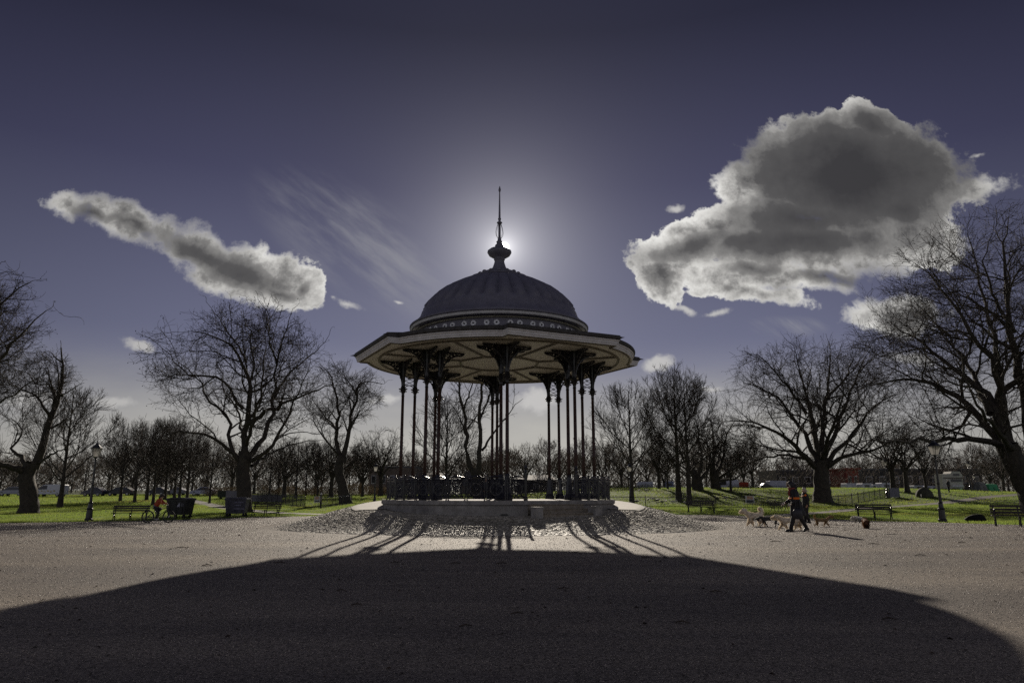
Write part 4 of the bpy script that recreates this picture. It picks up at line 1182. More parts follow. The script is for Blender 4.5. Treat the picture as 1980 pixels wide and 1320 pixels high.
# buildings
M_BRICK = mat('brown_brick', (.16, .125, .105), .9, .15, 1.5); M_ROOF = mat('grey_roof', (.11, .105, .11), .8, .15, 2); M_RED = mat('red_brick', (.26, .055, .035), .85, .2, 1.5)
M_GLASS = mat('dark_glass', (.02, .022, .028), .12, .05, 2); M_DARK = mat('dark_shed', (.04, .038, .038), .8, .2, 2)
def building(name, px0, px1, ytop, Y, dep, m, lab, roofh=0.0, roof=None, windows=0, wm=None, flat_over=0.0):
    a, b = gx(px0, Y), gx(px1, Y); z0 = min(a.z, b.z) - .3; h = at(px0, ytop, Y).z - z0 - roofh; w = b.x - a.x
    o = empty(name, ((a.x + b.x) / 2, Y, z0), 0, lab, 'building')
    m_ = MB(); m_.box((0, dep / 2, h / 2), (w, dep, h)); m_.build('wall', m, o)
    m_ = MB()
    if roofh: m_.add([(-w / 2 - .4, -.4, h), (w / 2 + .4, -.4, h), (w / 2 + .4, dep + .4, h), (-w / 2 - .4, dep + .4, h), (-w / 2 + w * .12, dep / 2, h + roofh), (w / 2 - w * .12, dep / 2, h + roofh)], [(0, 1, 5, 4), (1, 2, 5), (2, 3, 4, 5), (3, 0, 4), (3, 2, 1, 0)])
    else: m_.box((0, dep / 2, h + .15), (w + flat_over * 2, dep + flat_over * 2, .3))
    m_.build('roof', roof or M_ROOF, o)
    for i in range(windows):
        x = -w / 2 + w * (i + .5) / windows
        m_ = MB(); m_.box((x, -.03, h * .58), (w / windows * .5, .08, h * .3)); f = m_.build('window_frame', M_WHITEP, o)
        m_ = MB(); m_.box((x, -.09, h * .58), (w / windows * .42, .05, h * .25)); m_.build('pane', M_GLASS, f)
    return o
building('pavilion', 712, 803, 904, 150, 12, M_BRICK, 'brown brick pavilion with a flat parapet, seen left of the bandstand columns', 0, None, 5)
building('hall', 806, 862, 912, 160, 12, M_BRICK, 'lower brown hall behind the left-hand bandstand columns', 1.6, None, 3)
building('park_house', 893, 936, 909, 155, 8, M_BRICK, 'small house with a hipped tent-like roof behind the bandstand railing', 3.2, None, 2)
building('warehouse', 1505, 1650, 910, 190, 14, M_DARK, 'long dark flat-roofed building behind the wide plane tree', 0, None, 6)
building('red_building', 1641, 1665, 907, 175, 9, M_RED, 'red brick building with a jutting flat roof beyond the white vans', 0, M_RED, 2, None, .5)
building('long_block', 1672, 1905, 908, 185, 12, M_DARK, 'long low dark block spanning behind the caravans', 0, None, 9)
building('grey_wall_block', 1000, 1075, 917, 170, 10, M_DARK, 'dark low building behind the right side of the bandstand', 1.2, None, 3)

# ---------------------------------------------------------------- vehicles
M_TYRE = mat('tyre', (.015, .015, .015), .85); M_RIM = mat('wheel_rim', (.35, .35, .36), .35, .1, 4, metal=.8); M_LAMP = mat('lamp_glass', (.75, .75, .72), .15); M_TAIL = mat('tail_lamp', (.35, .02, .02), .2)
def paint(nm, c): return mat('paint_' + nm, c, .38, .04, 1)
def wheel(m_root, x, y, r, w=.2):
    m_ = MB(); m_.tube([(x, y - w / 2, r), (x, y - w / 2 + .02, r), (x, y + w / 2 - .02, r), (x, y + w / 2, r)], [r * .9, r, r, r * .9], 18); t = m_.build('wheel', M_TYRE, m_root, False)
    m_ = MB(); s = -1 if y < 0 else 1; m_.tube([(x, y + s * (w / 2 - .01), r), (x, y + s * (w / 2 + .012), r)], r * .62, 12); m_.build('rim', M_RIM, t)
def loft_profile(mb, prof, w, tumble):
    """side outline (x,z) given a rounded plan: narrower towards the top"""
    zs = [z for _, z in prof]; zm, zx = min(zs), max(zs); k = len(prof); V = []
    cx = sum(x for x, _ in prof) / k; cz = (zm + zx) / 2
    for (f, ins) in ((-1, .06), (-.93, 0), (.93, 0), (1, .06)):
        for x, z in prof:
            q = 1 - tumble * max(0, (z - zm) / (zx - zm)) ** 2
            V.append((cx + (x - cx) * (1 - ins * .5), f * w / 2 * q, cz + (z - cz) * (1 - ins)))
    o = len(mb.v); mb.v += V
    for s in range(3):
        for i in range(k): a, b = s * k + i, s * k + (i + 1) % k; mb.f.append((o + a, o + b, o + b + k, o + a + k))
    mb.f.append(tuple(o + i for i in reversed(range(k)))); mb.f.append(tuple(o + 3 * k + i for i in range(k)))
def car(px, Y, rz, col, lab, L=4.2, H=1.48, kind='hatch', stripe=None, name='car', cat='car', group=None):
    p = gx(px, Y); o = empty(name, (p.x, p.y, p.z), rz, lab, cat, group); h = L / 2; w = 1.75
    if kind == 'van':
        body = [(-h, .35), (-h, .95), (-h + .75, 1.15), (-h + 1.45, H * .93), (-h + 1.9, H), (h - .12, H), (h, H - .15), (h, .35)]
        win = [(-h + .85, 1.17), (-h + 1.5, H * .90), (-h + 2.2, H * .91), (-h + 2.2, 1.17)]; w = 1.9
    else:
        body = [(-h, .28), (-h, .68), (-h + .25, .82), (-h + 1.0, .92), (-h + 1.65, H - .06), (-h + 2.1, H), (h - 1.0, H - .03), (h - .25, .98), (h - .03, .86), (h, .3)]
        win = [(-h + 1.12, .95), (-h + 1.70, H - .12), (-h + 2.1, H - .06), (h - 1.0, H - .09), (h - .42, .97)]
    mb = MB(); loft_profile(mb, body, w, .14); mb.build('body', paint(*col), o, False)
    for s in (-1, 1):
        mb = MB(); k = len(win); yb, yt = s * w / 2 * .985, s * w / 2 * .90
        zs = [z for _, z in win]; V = [(x, yb + (yt - yb) * (z - min(zs)) / (max(zs) - min(zs)) + s * .012, z) for x, z in win]
        V += [(x, y - s * .05, z) for x, y, z in V]
        fs = [tuple(range(k)) if s < 0 else tuple(reversed(range(k)))] + [((i + 1) % k, i, k + i, k + (i + 1) % k) for i in range(k)]
        mb.add(V, fs); mb.build('side_window', M_GLASS, o)
        mb = MB(); mb.ell((-h + .12, s * w * .36, .66), (.13, .17, .08), 8, 6); mb.build('headlight', M_LAMP, o)
        mb = MB(); mb.box((h - .03, s * w * .40, .80), (.08, .16, .18)); mb.build('tail_light', M_TAIL, o)
        for x in (-h + .8, h - .78): wheel(o, x, s * (w / 2 - .11), .31)
        if stripe:
            mb = MB()
            for q in range(6): mb.box((-h + .9 + q * .52, s * (w / 2 + .006), .78 + .14 * (q % 2)), (.26, .012, .14))
            mb.build('side_marking', stripe, o)
    mb = MB(); a, b2 = (win[0], win[1]); mb.add([(a[0] - .09, -w * .40, a[1] + .03), (a[0] - .09, w * .40, a[1] + .03), (b2[0] - .07, w * .37, b2[1]), (b2[0] - .07, -w * .37, b2[1]), (a[0] + .1, -w * .40, a[1] - .05), (a[0] + .1, w * .40, a[1] - .05), (b2[0] + .1, w * .37, b2[1] - .1), (b2[0] + .1, -w * .37, b2[1] - .1)], [(0, 1, 2, 3), (7, 6, 5, 4), (0, 4, 5, 1), (1, 5, 6, 2), (2, 6, 7, 3), (3, 7, 4, 0)]); mb.build('windscreen', M_GLASS, o)
    return o
car(24, 124, 0, ('silver', (.34, .35, .40)), 'silver hatchback half hidden by the old forked tree', 4.4, 1.5)
car(96, 122, 0, ('white', (.62, .63, .68)), 'white van with coloured side markings parked between two trees', 4.8, 1.95, 'van', mat('van_marking', (.55, .42, .04), .5), 'van', 'van')
car(180, 126, 0, ('dark_blue', (.05, .055, .085)), 'dark blue hatchback parked behind the left lamp post', 3.7, 1.5)
car(232, 127, 0, ('black', (.02, .02, .023)), 'black estate car right of the dark blue hatchback, seen between grove trunks', 4.5, 1.45)
car(303, 128, 0, ('charcoal', (.03, .03, .035)), 'charcoal car above the cyclist, roof catching the sun', 3.6, 1.42)
car(339, 132, 0, ('grey', (.22, .23, .26)), 'small grey car behind the grove, above the first bin', 3.4, 1.4)
car(391, 126, 0, ('pale_blue', (.42, .44, .55)), 'pale blue hatchback beside the pale path', 3.9, 1.45)
def trailer(px0, px1, ytop, Y, col, lab, win=0, name='trailer', cat='trailer', dep=2.2, rnd=.12):
    Y *= 1.10
    a, b = gx(px0, Y), gx(px1, Y); z0 = tz((a.x + b.x) / 2, Y); w = b.x - a.x; h = at(px0, ytop, Y).z - z0
    o = empty(name, ((a.x + b.x) / 2, Y, z0), 0, lab, cat); c = .45
    prof = [(-w / 2, c), (-w / 2, h - rnd), (-w / 2 + rnd * .7, h), (w / 2 - rnd * .7, h), (w / 2, h - rnd), (w / 2, c)]
    mb = MB(); mb.prism(prof, -dep / 2, dep / 2); mb.build('body', mat('panel_' + col[0], col[1], .75, .06, 1, spec=.15), o)
    for i in range(win):
        x = -w / 2 + w * (i + .5) / win
        mb = MB(); mb.box((x, -dep / 2 - .02, c + (h - c) * .6), (w / win * .5, .05, (h - c) * .32)); mb.build('window', M_GLASS, o)
    mb = MB(); mb.box((0, 0, .40), (w * .96, dep * .8, .1)); mb.tube([(w / 2, 0, .4), (w / 2 + .9, 0, .38)], .05, 6); mb.build('chassis', M_IRON, o)
    for s in (-1, 1): wheel(o, 0, s * dep * .42, .30)
    return o
trailer(1233, 1262, 931, 125, ('lilac_white', (.45, .46, .56)), 'pale lilac trailer seen right of the bandstand, between tree trunks')
trailer(1286, 1302, 930, 126, ('steel_blue', (.22, .25, .40)), 'short blue-grey trailer behind the trunks of the lime pair', 1)
car(1402, 116, 0, ('pale_lilac', (.55, .55, .68)), 'pale van parked on the bank right of the pollard-like tree', 4.2, 1.95, 'van', None, 'van', 'van')
trailer(1424, 1446, 932, 120, ('rust_red', (.30, .05, .03)), 'low rust-red trailer beside the pale van on the bank')
car(1476, 117, 0, ('black', (.02, .02, .023)), 'black car on the bank with sunlit bonnet, above the fence sign', 3.0, 1.5)
trailer(1487, 1520, 929, 122, ('lilac_white', (.45, .46, .56)), 'long pale trailer on the bank above the hooded walker', 0)
trailer(1634, 1653, 934, 118, ('cream_white', (.55, .56, .62)), 'plain white box trailer, first in the row on the bank', 0, rnd=.08)
trailer(1654, 1664, 936, 119, ('white', (.62, .63, .68)), 'small bright white caravan with one dark window beside the box trailer', 1, 'caravan', 'caravan')
trailer(1665, 1683, 934, 117, ('cream_white', (.55, .56, .62)), 'white caravan with a wide dark window in the middle of the row', 1, 'caravan', 'caravan')
trailer(1684, 1692, 936, 118, ('white', (.62, .63, .68)), 'narrow caravan end with a square window in the row on the bank', 1, 'caravan', 'caravan')
trailer(1702, 1722, 933, 118, ('cream_white', (.55, .56, .62)), 'last white caravan of the row, partly behind a lamp post', 1, 'caravan', 'caravan')
trailer(1764, 1784, 938, 118, ('pale_grey', (.40, .42, .46)), 'pale grey caravan behind the slim tree with the flared foot', 1, 'caravan', 'caravan')
trailer(1785, 1811, 939, 117, ('lilac_white', (.45, .46, .56)), 'lilac-grey caravan with two small windows left of the campervan', 2, 'caravan', 'caravan')
# campervan with a high cab
p = gx(1842, 112); z0 = p.z; o = empty('campervan', (p.x, p.y, z0), 0, 'cream campervan with an overhanging bunk and dark front window', 'campervan')
mb = MB(); mb.prism([(-1.75, .45), (-1.75, 2.55), (-.4, 2.62), (-.2, 2.95), (1.0, 2.95), (1.35, 2.35), (1.3, 1.9), (1.3, .45)], -1.0, 1.0); mb.build('body', mat('camper_cream', (.52, .50, .45), .75, .06, 1, spec=.15), o)
mb = MB(); mb.box((.45, -1.02, 2.45), (.95, .05, .32)); mb.build('window', M_GLASS, o)
mb = MB(); mb.box((.35, -1.02, 1.62), (1.6, .05, .42)); mb.build('windscreen', M_GLASS, o)
mb = MB(); mb.box((.45, -1.06, .78), (1.7, .14, .3)); mb.build('bumper', M_WHITEP, o)
mb = MB(); mb.box((-.1, -1.015, 1.98), (3.0, .04, .14)); mb.build('stripe', mat('brown_stripe', (.08, .05, .03), .5), o)
for x in (-1.0, .9):
    for s in (-1, 1): wheel(o, x, s * .86, .34)
# tents
def tent(px, Y, w, h, d, m, lab, dome=True):
    p = gx(px, Y); o = empty('tent', (p.x, p.y, p.z), .2, lab, 'tent'); mb = MB()
    if dome:
        mb.lathe([(1, 0), (.97, .2), (.86, .48), (.66, .74), (.36, .93), (.0, 1.0)], 12, cap=False)
        mb.v = [(x * w / 2, y * d / 2, z * h) for x, y, z in mb.v]
    else: mb.add([(-w / 2, -d / 2, 0), (w / 2, -d / 2, 0), (w / 2, d / 2, 0), (-w / 2, d / 2, 0), (-w * .42, -d * .3, h * .9), (w * .42, -d * .3, h * .9), (w * .42, d * .3, h * .9), (-w * .42, d * .3, h * .9), (-w * .3, 0, h), (w * .3, 0, h)], [(0, 1, 5, 4), (1, 2, 6, 5), (2, 3, 7, 6), (3, 0, 4, 7), (4, 5, 9, 8), (6, 7, 8, 9), (5, 6, 9), (7, 4, 8)])
    mb.build('canopy', m, o, dome)
    mb = MB(); mb.add([(-w * .1, -d * .485, .02), (w * .1, -d * .485, .02), (0, -d * .40, h * .55), (-w * .1, -d * .47, .02), (w * .1, -d * .47, .02), (0, -d * .385, h * .55)], [(0, 1, 2), (5, 4, 3), (0, 3, 4, 1), (1, 4, 5, 2), (2, 5, 3, 0)]); mb.build('door_flap', M_DARK, o)
    mb = MB()
    for s in (-1, 1): mb.tube([(s * w * .48, -d * .3, h * .3), (s * w * .62, -d * .5, 0)], .008, 4)
    mb.build('guy_rope', M_WHITEP, o)
tent(1789, 90, 2.1, 1.2, 2.0, mat('khaki_canvas', (.075, .072, .048), .9, .2, 2), 'khaki dome tent between two trunks by the right-hand path')
tent(1918, 108, 1.75, 1.15, 1.6, mat('green_nylon', (.03, .30, .12), .6, .15, 2), 'bright green tent near the right edge', False)
tent(1899, 107, 1.2, 1.3, 1.5, mat('grey_nylon', (.17, .17, .165), .7, .15, 2), 'small grey tent beside the bright green one', False)

# ---------------------------------------------------------------- fences and boards
def fence(pts, h, lab, gap=2.0, step=.14, name='railing_fence'):
    P0 = [Vector(p) for p in pts]; o = empty(name, (P0[0].x, P0[0].y, tz(P0[0].x, P0[0].y)), 0, lab, 'fence'); base = o.location
    bars, rails = MB(), MB(); post = []
    for a, b in zip(P0[:-1], P0[1:]):
        L = (b - a).length; n = int(L / step)
        for i in range(n):
            q = a.lerp(b, i / n); z = tz(q.x, q.y); c = Vector((q.x, q.y, z)) - base
            bars.tube([c, c + Vector((0, 0, h))], .013, 3)
            bars.ell((c.x, c.y, c.z + h + .02), (.022, .022, .03), 4, 3)
        for f in (.10, h - .07):
            k = max(2, int(L / 2)); rails.tube([Vector((a.lerp(b, i / k).x, a.lerp(b, i / k).y, tz(a.lerp(b, i / k).x, a.lerp(b, i / k).y) + f)) - base for i in range(k + 1)], .024, 4)
        k = max(1, int(round(L / gap))); post += [a.lerp(b, i / k) for i in range(k + (b == P0[-1]))]
    bars.build('bar_infill', M_IRON, o); rails.build('rail', M_IRON, o)
    mb = MB(); mb.tube([(0, 0, -.1), (0, 0, h + .08)], .032, 6); mb.ell((0, 0, h + .12), (.045, .045, .06), 6, 4); pm = mb.mesh('post'); pm.materials.append(M_IRON)
    for q in post:
        c = Vector((q.x, q.y, tz(q.x, q.y))) - base; po = link('post', pm, None, o); po.location = c
    return o
def gw(px, Y): return gx(px, Y)
fence([gw(1165, 72), gw(1330, 73), gw(1440, 70), gw(1512, 68)], 1.0, 'black bar fence from the bandstand slope across to the dog walkers', 3.6)
fence([gw(1608, 76), gw(1660, 81), gw(1722, 90)], 1.05, 'black fence running back from the wide plane tree to the grey board', 2.0)
fence([gw(1270, 97), gw(1400, 97), gw(1560, 92)], .95, 'farther black fence along the foot of the grassy bank', 4.5, .2)
fence([gw(480, 92), gw(545, 82), gw(590, 72), gw(620, 70)], 1.05, 'black bar fence beside the pale path left of the bandstand', 1.9)
fence([gw(622, 70), gw(680, 82), gw(745, 84)], 1.0, 'black bar fence from the gatepost to behind the bandstand', 3.5)
p = gw(620.5, 69.8); o = empty('gatepost', p, 0, 'thick dark square gatepost beside the orange and white sign', 'gatepost')
mb = MB(); mb.box((0, 0, .62), (.17, .17, 1.3)); mb.build('post', M_IRON, o); mb = MB(); mb.box((0, 0, 1.30), (.22, .22, .06)); mb.ell((0, 0, 1.40), (.07, .07, .08), 8, 6); mb.build('cap', M_WHITEP, o)
def sign(px, py, Y, w, h, lab, dark):
    c = at(px, py, Y); o = empty('fence_sign', (c.x, Y, c.z - h / 2), 0, lab, 'sign')
    mb = MB(); mb.box((0, 0, h / 2), (w, .02, h)); mb.build('board', M_WHITEP, o)
    mb = MB(); r = random.Random(int(px))
    for k in range(4):
        L = w * r.uniform(.6, .8); mb.box((0, -.014, h * (.90 - .11 * k)), (L, .008, h * .065))
    mb.build('orange_lettering', mat('orange_print', (.55, .20, .03), .6), o)
    mb = MB(); mb.box((0, -.014, h * .24), (w * .84, .008, h * (.36 if dark else .2))); mb.build('dark_panel', mat('dark_print', (.06, .06, .08), .6), o)
    mb = MB()
    for s in (-.3, .3): mb.tube([(w * s, .03, -.5), (w * s, .03, h)], .014, 5)
    mb.build('bracket', M_IRON, o)
sign(1450, 965, 69.3, .82, .66, 'white sign with orange lettering and a dark band on the right-hand fence', True)
sign(613, 965, 69.0, .52, .56, 'white notice with orange and black blocks on the left-hand fence by the gatepost', False)
def board(px0, px1, Y0, Y1, h, lab):
    a, b = gw(px0, Y0), gw(px1, Y1); o = empty('hoarding', a, 0, lab, 'hoarding'); d = b - a; rz = math.atan2(d.y, d.x); L = math.hypot(d.x, d.y)
    mb = MB(); c = (b - a) / 2; mb.box((c.x, c.y, h / 2 + .08), (L, .06, h), rz); mb.build('panel', mat('grey_board', (.17, .17, .21), .7, .1, 2), o)
    mb = MB()
    for t in (.02, .5, .98): mb.box((d.x * t, d.y * t + .07, h / 2), (.08, .08, h + .1), rz)
    mb.build('post', M_IRON, o)
board(1722, 1741, 89, 90, 1.1, 'blank grey board at the end of the fence on the right')
board(436, 470, 76, 74, 1.5, 'blank dark grey board behind the second bin')
board(486, 545, 91, 82.3, .8, 'low grey panel fixed along the fence behind the right-hand bench')

# ---------------------------------------------------------------- lamp posts
M_LGLASS = bpy.data.materials.new('lantern_glass'); M_LGLASS.use_nodes = True
nt = M_LGLASS.node_tree; nt.nodes.clear(); g = NT(nt)
a_ = g.n('ShaderNodeBsdfTranslucent'); a_.inputs[0].default_value = (.34, .335, .32, 1); b2_ = g.n('ShaderNodeBsdfTransparent'); c_ = g.n('ShaderNodeBsdfGlossy'); c_.inputs[1].default_value = .15
m1 = g.n('ShaderNodeMixShader'); m1.inputs[0].default_value = .35; nt.links.new(a_.outputs[0], m1.inputs[1]); nt.links.new(b2_.outputs[0], m1.inputs[2])
m2_ = g.n('ShaderNodeMixShader'); m2_.inputs[0].default_value = .08; nt.links.new(m1.outputs[0], m2_.inputs[1]); nt.links.new(c_.outputs[0], m2_.inputs[2])
ou = g.n('ShaderNodeOutputMaterial'); nt.links.new(m2_.outputs[0], ou.inputs[0])
def make_lamp(loc, lab):
    o = empty('lamp_post', loc, .3, lab, 'lamp post', 'Victorian lamp posts of the park')
    mb = MB(); mb.lathe([(.21, -.1), (.21, .14), (.17, .18), (.15, .62), (.17, .66), (.13, .72), (.10, .95), (.12, .99), (.085, 1.03)], 10); mb.build('base', M_IRON, o)
    mb = MB(); mb.lathe([(.075, 1.0), (.06, 1.9), (.075, 1.93), (.075, 1.98), (.055, 2.0), (.042, 3.22), (.07, 3.25), (.045, 3.30), (.08, 3.38)], 10); mb.tube([(-.28, 0, 3.06), (.28, 0, 3.06)], .014, 5); mb.build('shaft', M_IRON, o)
    mb = MB(); mb.add([(x * q, y * q, z) for q, z in ((.12, 3.42), (.22, 3.86)) for x, y in ((-1, -1), (1, -1), (1, 1), (-1, 1))], [(0, 1, 5, 4), (1, 2, 6, 5), (2, 3, 7, 6), (3, 0, 4, 7)]); mb.build('lantern_glass', M_LGLASS, o)
    mb = MB()
    for x, y in ((-1, -1), (1, -1), (1, 1), (-1, 1)): mb.tube([(x * .12, y * .12, 3.42), (x * .22, y * .22, 3.86)], .013, 4)
    mb.box((0, 0, 3.41), (.28, .28, .03)); mb.build('lantern_frame', M_IRON, o)
    mb = MB(); mb.box((0, 0, 3.87), (.52, .52, .03)); mb.box((0, 0, 3.98), (.48, .48, .20), 0, .32); mb.box((0, 0, 4.12), (.16, .16, .09), 0, .8); mb.ell((0, 0, 4.22), (.035, .035, .07), 8, 6); mb.build('lantern_cap', M_IRON, o)
    return o
lp = make_lamp(G(171, 1008), 'lamp post at the edge of the gravel beside the left-hand bench')
for (x, y, lab) in ((1823, 1009, 'lamp post at the edge of the gravel on the right, between two benches'),):
    copy_tree(lp, None, G(x, y), .5, None, lab)
for (px, Y, lab, s) in ((1219.5, 73, 'lamp post with pale lantern just right of the bandstand plinth', 1.0), (724, 72, 'lamp post just left of the bandstand railing', 1.0), (1717.5, 88, 'lamp post in front of the blank grey board', 1.12), (1880.5, 104, 'distant lamp post on the right-hand lawn, nearer of the two beyond the walker', .98), (1889, 116, 'farthest lamp post on the right-hand lawn beyond the walker', .75)):
    copy_tree(lp, None, gx(px, Y), .2, s, lab)

# ---------------------------------------------------------------- benches
M_WOOD = mat('bench_wood', (.050, .038, .030), .55, .25, 6)
def make_bench(loc, rz, lab, L=1.9):
    o = empty('park_bench', loc, rz, lab, 'bench', 'park benches round the gravel')
    mb = MB()
    for k in range(4): mb.box((0, -.22 + k * .115, .44 - .006 * abs(k - 1)), (L, .09, .035))
    mb.build('seat', M_WOOD, o)
    mb = MB()
    for k in range(3): mb.box((0, .245 + .045 * k, .55 + .12 * k), (L, .03, .095))
    mb.build('backrest', M_WOOD, o)
    for x in (-L / 2 + .12, 0, L / 2 - .12):
        mb = MB()
        mb.tube([(x, -.30, 0), (x, -.24, .10), (x, -.16, .26), (x, -.20, .40)], .028, 5); mb.tube([(x, .32, 0), (x, .22, .12), (x, .12, .27), (x, .22, .42), (x, .36, .84)], .028, 5)
        mb.tube([(x, -.16, .26), (x, .0, .32), (x, .12, .27)], .02, 5); mb.tube([(x, -.24, .41), (x, .24, .41)], .022, 5)
        mb.build('leg', M_IRON, o)
        if x: 
            mb = MB(); mb.tube([(x, .28, .66), (x, .05, .68), (x, -.22, .66), (x, -.27, .58), (x, -.20, .44)], .022, 5); mb.build('armrest', M_IRON, o)
    return o
def face(p): return math.atan2(p.x - BX, -(p.y - BY)) * -1 if False else math.atan2(-(BX - p.x), -(p.y - BY)) 
def bench_rz(p): d = Vector((BX - p.x, BY - p.y, 0)); return math.atan2(d.y, d.x) + math.pi / 2
p = G(251, 1006); bn0 = make_bench(p, .30, 'slatted park bench between the left lamp post and the young cyclist')
for (px, py, rz, lab, sc_) in ((513, 998, -.05, 'park bench right of the second bin, below the great plane', 1.0), (1356, 992, -.1, 'park bench just right of the cobbled slope, below the lime pair', 1.1), (1692, 1004, -.32, 'park bench behind the grey and brown dogs', 1.05), (1974, 1018, -.5, 'park bench at the right edge under the huge plane tree', 1.0), (1508, 988, .4, 'small dark bench half hidden behind the hooded walker', .9)):
    q = G(px, py); copy_tree(bn0, None, q, rz, sc_, lab)

# ---------------------------------------------------------------- wheeled bins
def make_bin(loc, rz, col, lab, kind):
    o = empty('wheeled_bin', loc, rz, lab, 'bin', 'large wheeled bins on the grass'); w, d, h = 1.30, .95, 1.08
    m_ = mat('bin_' + kind, col, .5, .2, 4); mb = MB()
    V = []
    for (z, k) in ((.22, .86), (1.08, 1.0)):
        for x, y in ((-1, -1), (1, -1), (1, 1), (-1, 1)): V.append((x * w / 2 * k, y * d / 2 * k, z))
    mb.add(V, [(3, 2, 1, 0), (4, 5, 6, 7), (0, 1, 5, 4), (1, 2, 6, 5), (2, 3, 7, 6), (3, 0, 4, 7)])
    mb.box((0, 0, 1.10), (w + .10, d + .08, .06))
    for x in (-.42, 0, .42): mb.tube([(x, -d / 2 * .90, .30), (x, -d / 2 * 1.0 - .012, 1.04)], .018, 4)
    mb.build('body', m_, o)
    mb = MB(); mb.prism([(-w / 2 - .05, 1.13), (-w / 2 - .02, 1.19), (-w / 4, 1.24), (w / 4, 1.24), (w / 2 + .02, 1.19), (w / 2 + .05, 1.13)], -d / 2 - .05, d / 2 + .05); mb.tube([(-.4, -d / 2 - .08, 1.16), (.4, -d / 2 - .08, 1.16)], .02, 5); mb.build('lid', m_, o)
    for x in (-.5, .5):
        for y in (-.32, .32):
            mb = MB(); mb.tube([(x, y - .04, .10), (x, y + .04, .10)], .10, 12); mb.box((x, y, .18), (.09, .11, .10)); mb.build('wheel', M_TYRE, o)
    Mw = mat('bin_print', (.48, .48, .58), .6); yf = lambda z: -d / 2 * (.86 + .14 * (z - .22) / .86) - .022
    mb = MB()
    if kind == 'black':
        for (x0, z0, pts) in ((.18, .78, [(-.10, -.10), (-.06, .02), (-.02, .0), (.01, .12), (.06, .14), (.08, .02), (.06, -.06), (.07, -.10), (.03, -.10), (.0, -.03), (-.03, -.10)]),):
            n = len(pts); V = [(x0 + x, yf(z0 + z), z0 + z) for x, z in pts] + [(x0 + x, yf(z0 + z) + .02, z0 + z) for x, z in pts]
            mb.add(V, [tuple(range(n)), tuple(reversed(range(n, 2 * n)))])
        mb.build('emblem', Mw, o); mb = MB(); r = random.Random(4)
        mw2 = mat('bin_print_faint', (.16, .16, .19), .6)
        for zz in (.86, .80, .74): mb.box((.42 - .0, yf(zz), zz), (.20 - r.random() * .05, .01, .03))
        mb.box((.28, yf(.98), .98), (.07, .01, .03)); mb.build('lettering', mw2, o)
    else:
        r = random.Random(9); mw2 = mat('bin_print_blue', (.20, .20, .28), .6)
        for zz, n in ((.92, 5), (.74, 4), (.52, 6)):
            x = -.05
            for k in range(n):
                L = r.uniform(.05, .12); mb.box((x + L / 2, yf(zz), zz + r.uniform(-.008, .008)), (L, .01, .07)); x += L + .025
        mb.build('lettering', mw2, o)
    return o
make_bin(G(347, 1001.5), -.18, (.016, .016, .018), 'black wheeled bin with a small white emblem, beside the young cyclist', 'black')
make_bin(G(457, 999.0), .12, (.060, .060, .085), 'blue-grey wheeled bin with rows of faint lettering under the great plane', 'blue')
c = G(1887, 1008); mb = MB(); V = []
mb.loft([(0, 0, 0, .48, .3), (.0, .02, .12, .55, .34), (.04, .02, .28, .44, .28), (.12, .0, .36, .26, .18), (.16, 0, .38, .05, .05)], 12)
rr = random.Random(3); mb.v = [(x * rr.uniform(.9, 1.1), y * rr.uniform(.9, 1.1), z * rr.uniform(.94, 1.06)) for x, y, z in mb.v]
o = mb.build('rubbish_sack', mat('black_plastic', (.016, .016, .015), .8, .2, 6, spec=.1), None, True); o.location = c; tag(o, 'slumped black sack on the grass beside the last bench', 'sack')
p = gx(434, 108); o = empty('skip_bin', p, 0, 'low dark green bin on the lawn beyond the path, behind the bins', 'bin')
mb = MB(); mb.box((0, 0, .62), (1.7, .9, .9), 0, 1.05); mb.build('body', mat('dark_green', (.015, .03, .02), .5), o); mb = MB(); mb.box((0, 0, 1.11), (1.85, 1.0, .07)); mb.build('lid', M_IRON, o)
mb = MB()
for x in (-.6, .6): mb.tube([(x, -.3, .1), (x, .3, .1)], .1, 10)
mb.build('wheel', M_TYRE, o)

# birds feeding on the grass
M_BIRDW = mat('white_feathers', (.62, .60, .56), .7); M_BIRDD = mat('dark_feathers', (.05, .05, .06), .6)
def bird_mesh():
    mb = MB(); mb.lathe([(.002, -.2), (.03, -.15), (.055, -.05), (.062, .03), (.045, .10), (.025, .14), (.034, .18), (.03, .21), (.012, .235), (.003, .27)], 8, cap=False)
    mb.v = [(z * 1.0, y, .13 + x * .9 + (.05 if z > .12 else 0) * (z - .12) * 12) for x, y, z in mb.v]
    for y in (-.025, .025): mb.tube([(0, y, .09), (.0, y, 0)], .006, 4)
    return mb.mesh('bird', True)
bm1, bm2 = bird_mesh(), bird_mesh(); bm1.materials.append(M_BIRDW); bm2.materials.append(M_BIRDD)
for k, (px, Y, wh) in enumerate([(1231, 82, 0), (1253, 84, 0), (1262, 85, 1), (1269, 83, 0), (1272, 83.5, 0), (1280, 81, 0), (1289, 82, 1), (1301, 81, 1), (1308, 82, 1), (1325, 80, 1), (1403, 86, 1), (1237, 96, 1), (1251, 97, 1)]):
    o = link('bird', bm1 if wh else bm2, None); q = gx(px, Y); o.location = q; o.rotation_euler = (0, 0, k * 1.3); o.scale = (1.7,) * 3
    tag(o, ('white' if wh else 'dark') + ' bird feeding on the grass behind the right-hand fence', 'bird', 'birds on the grass')
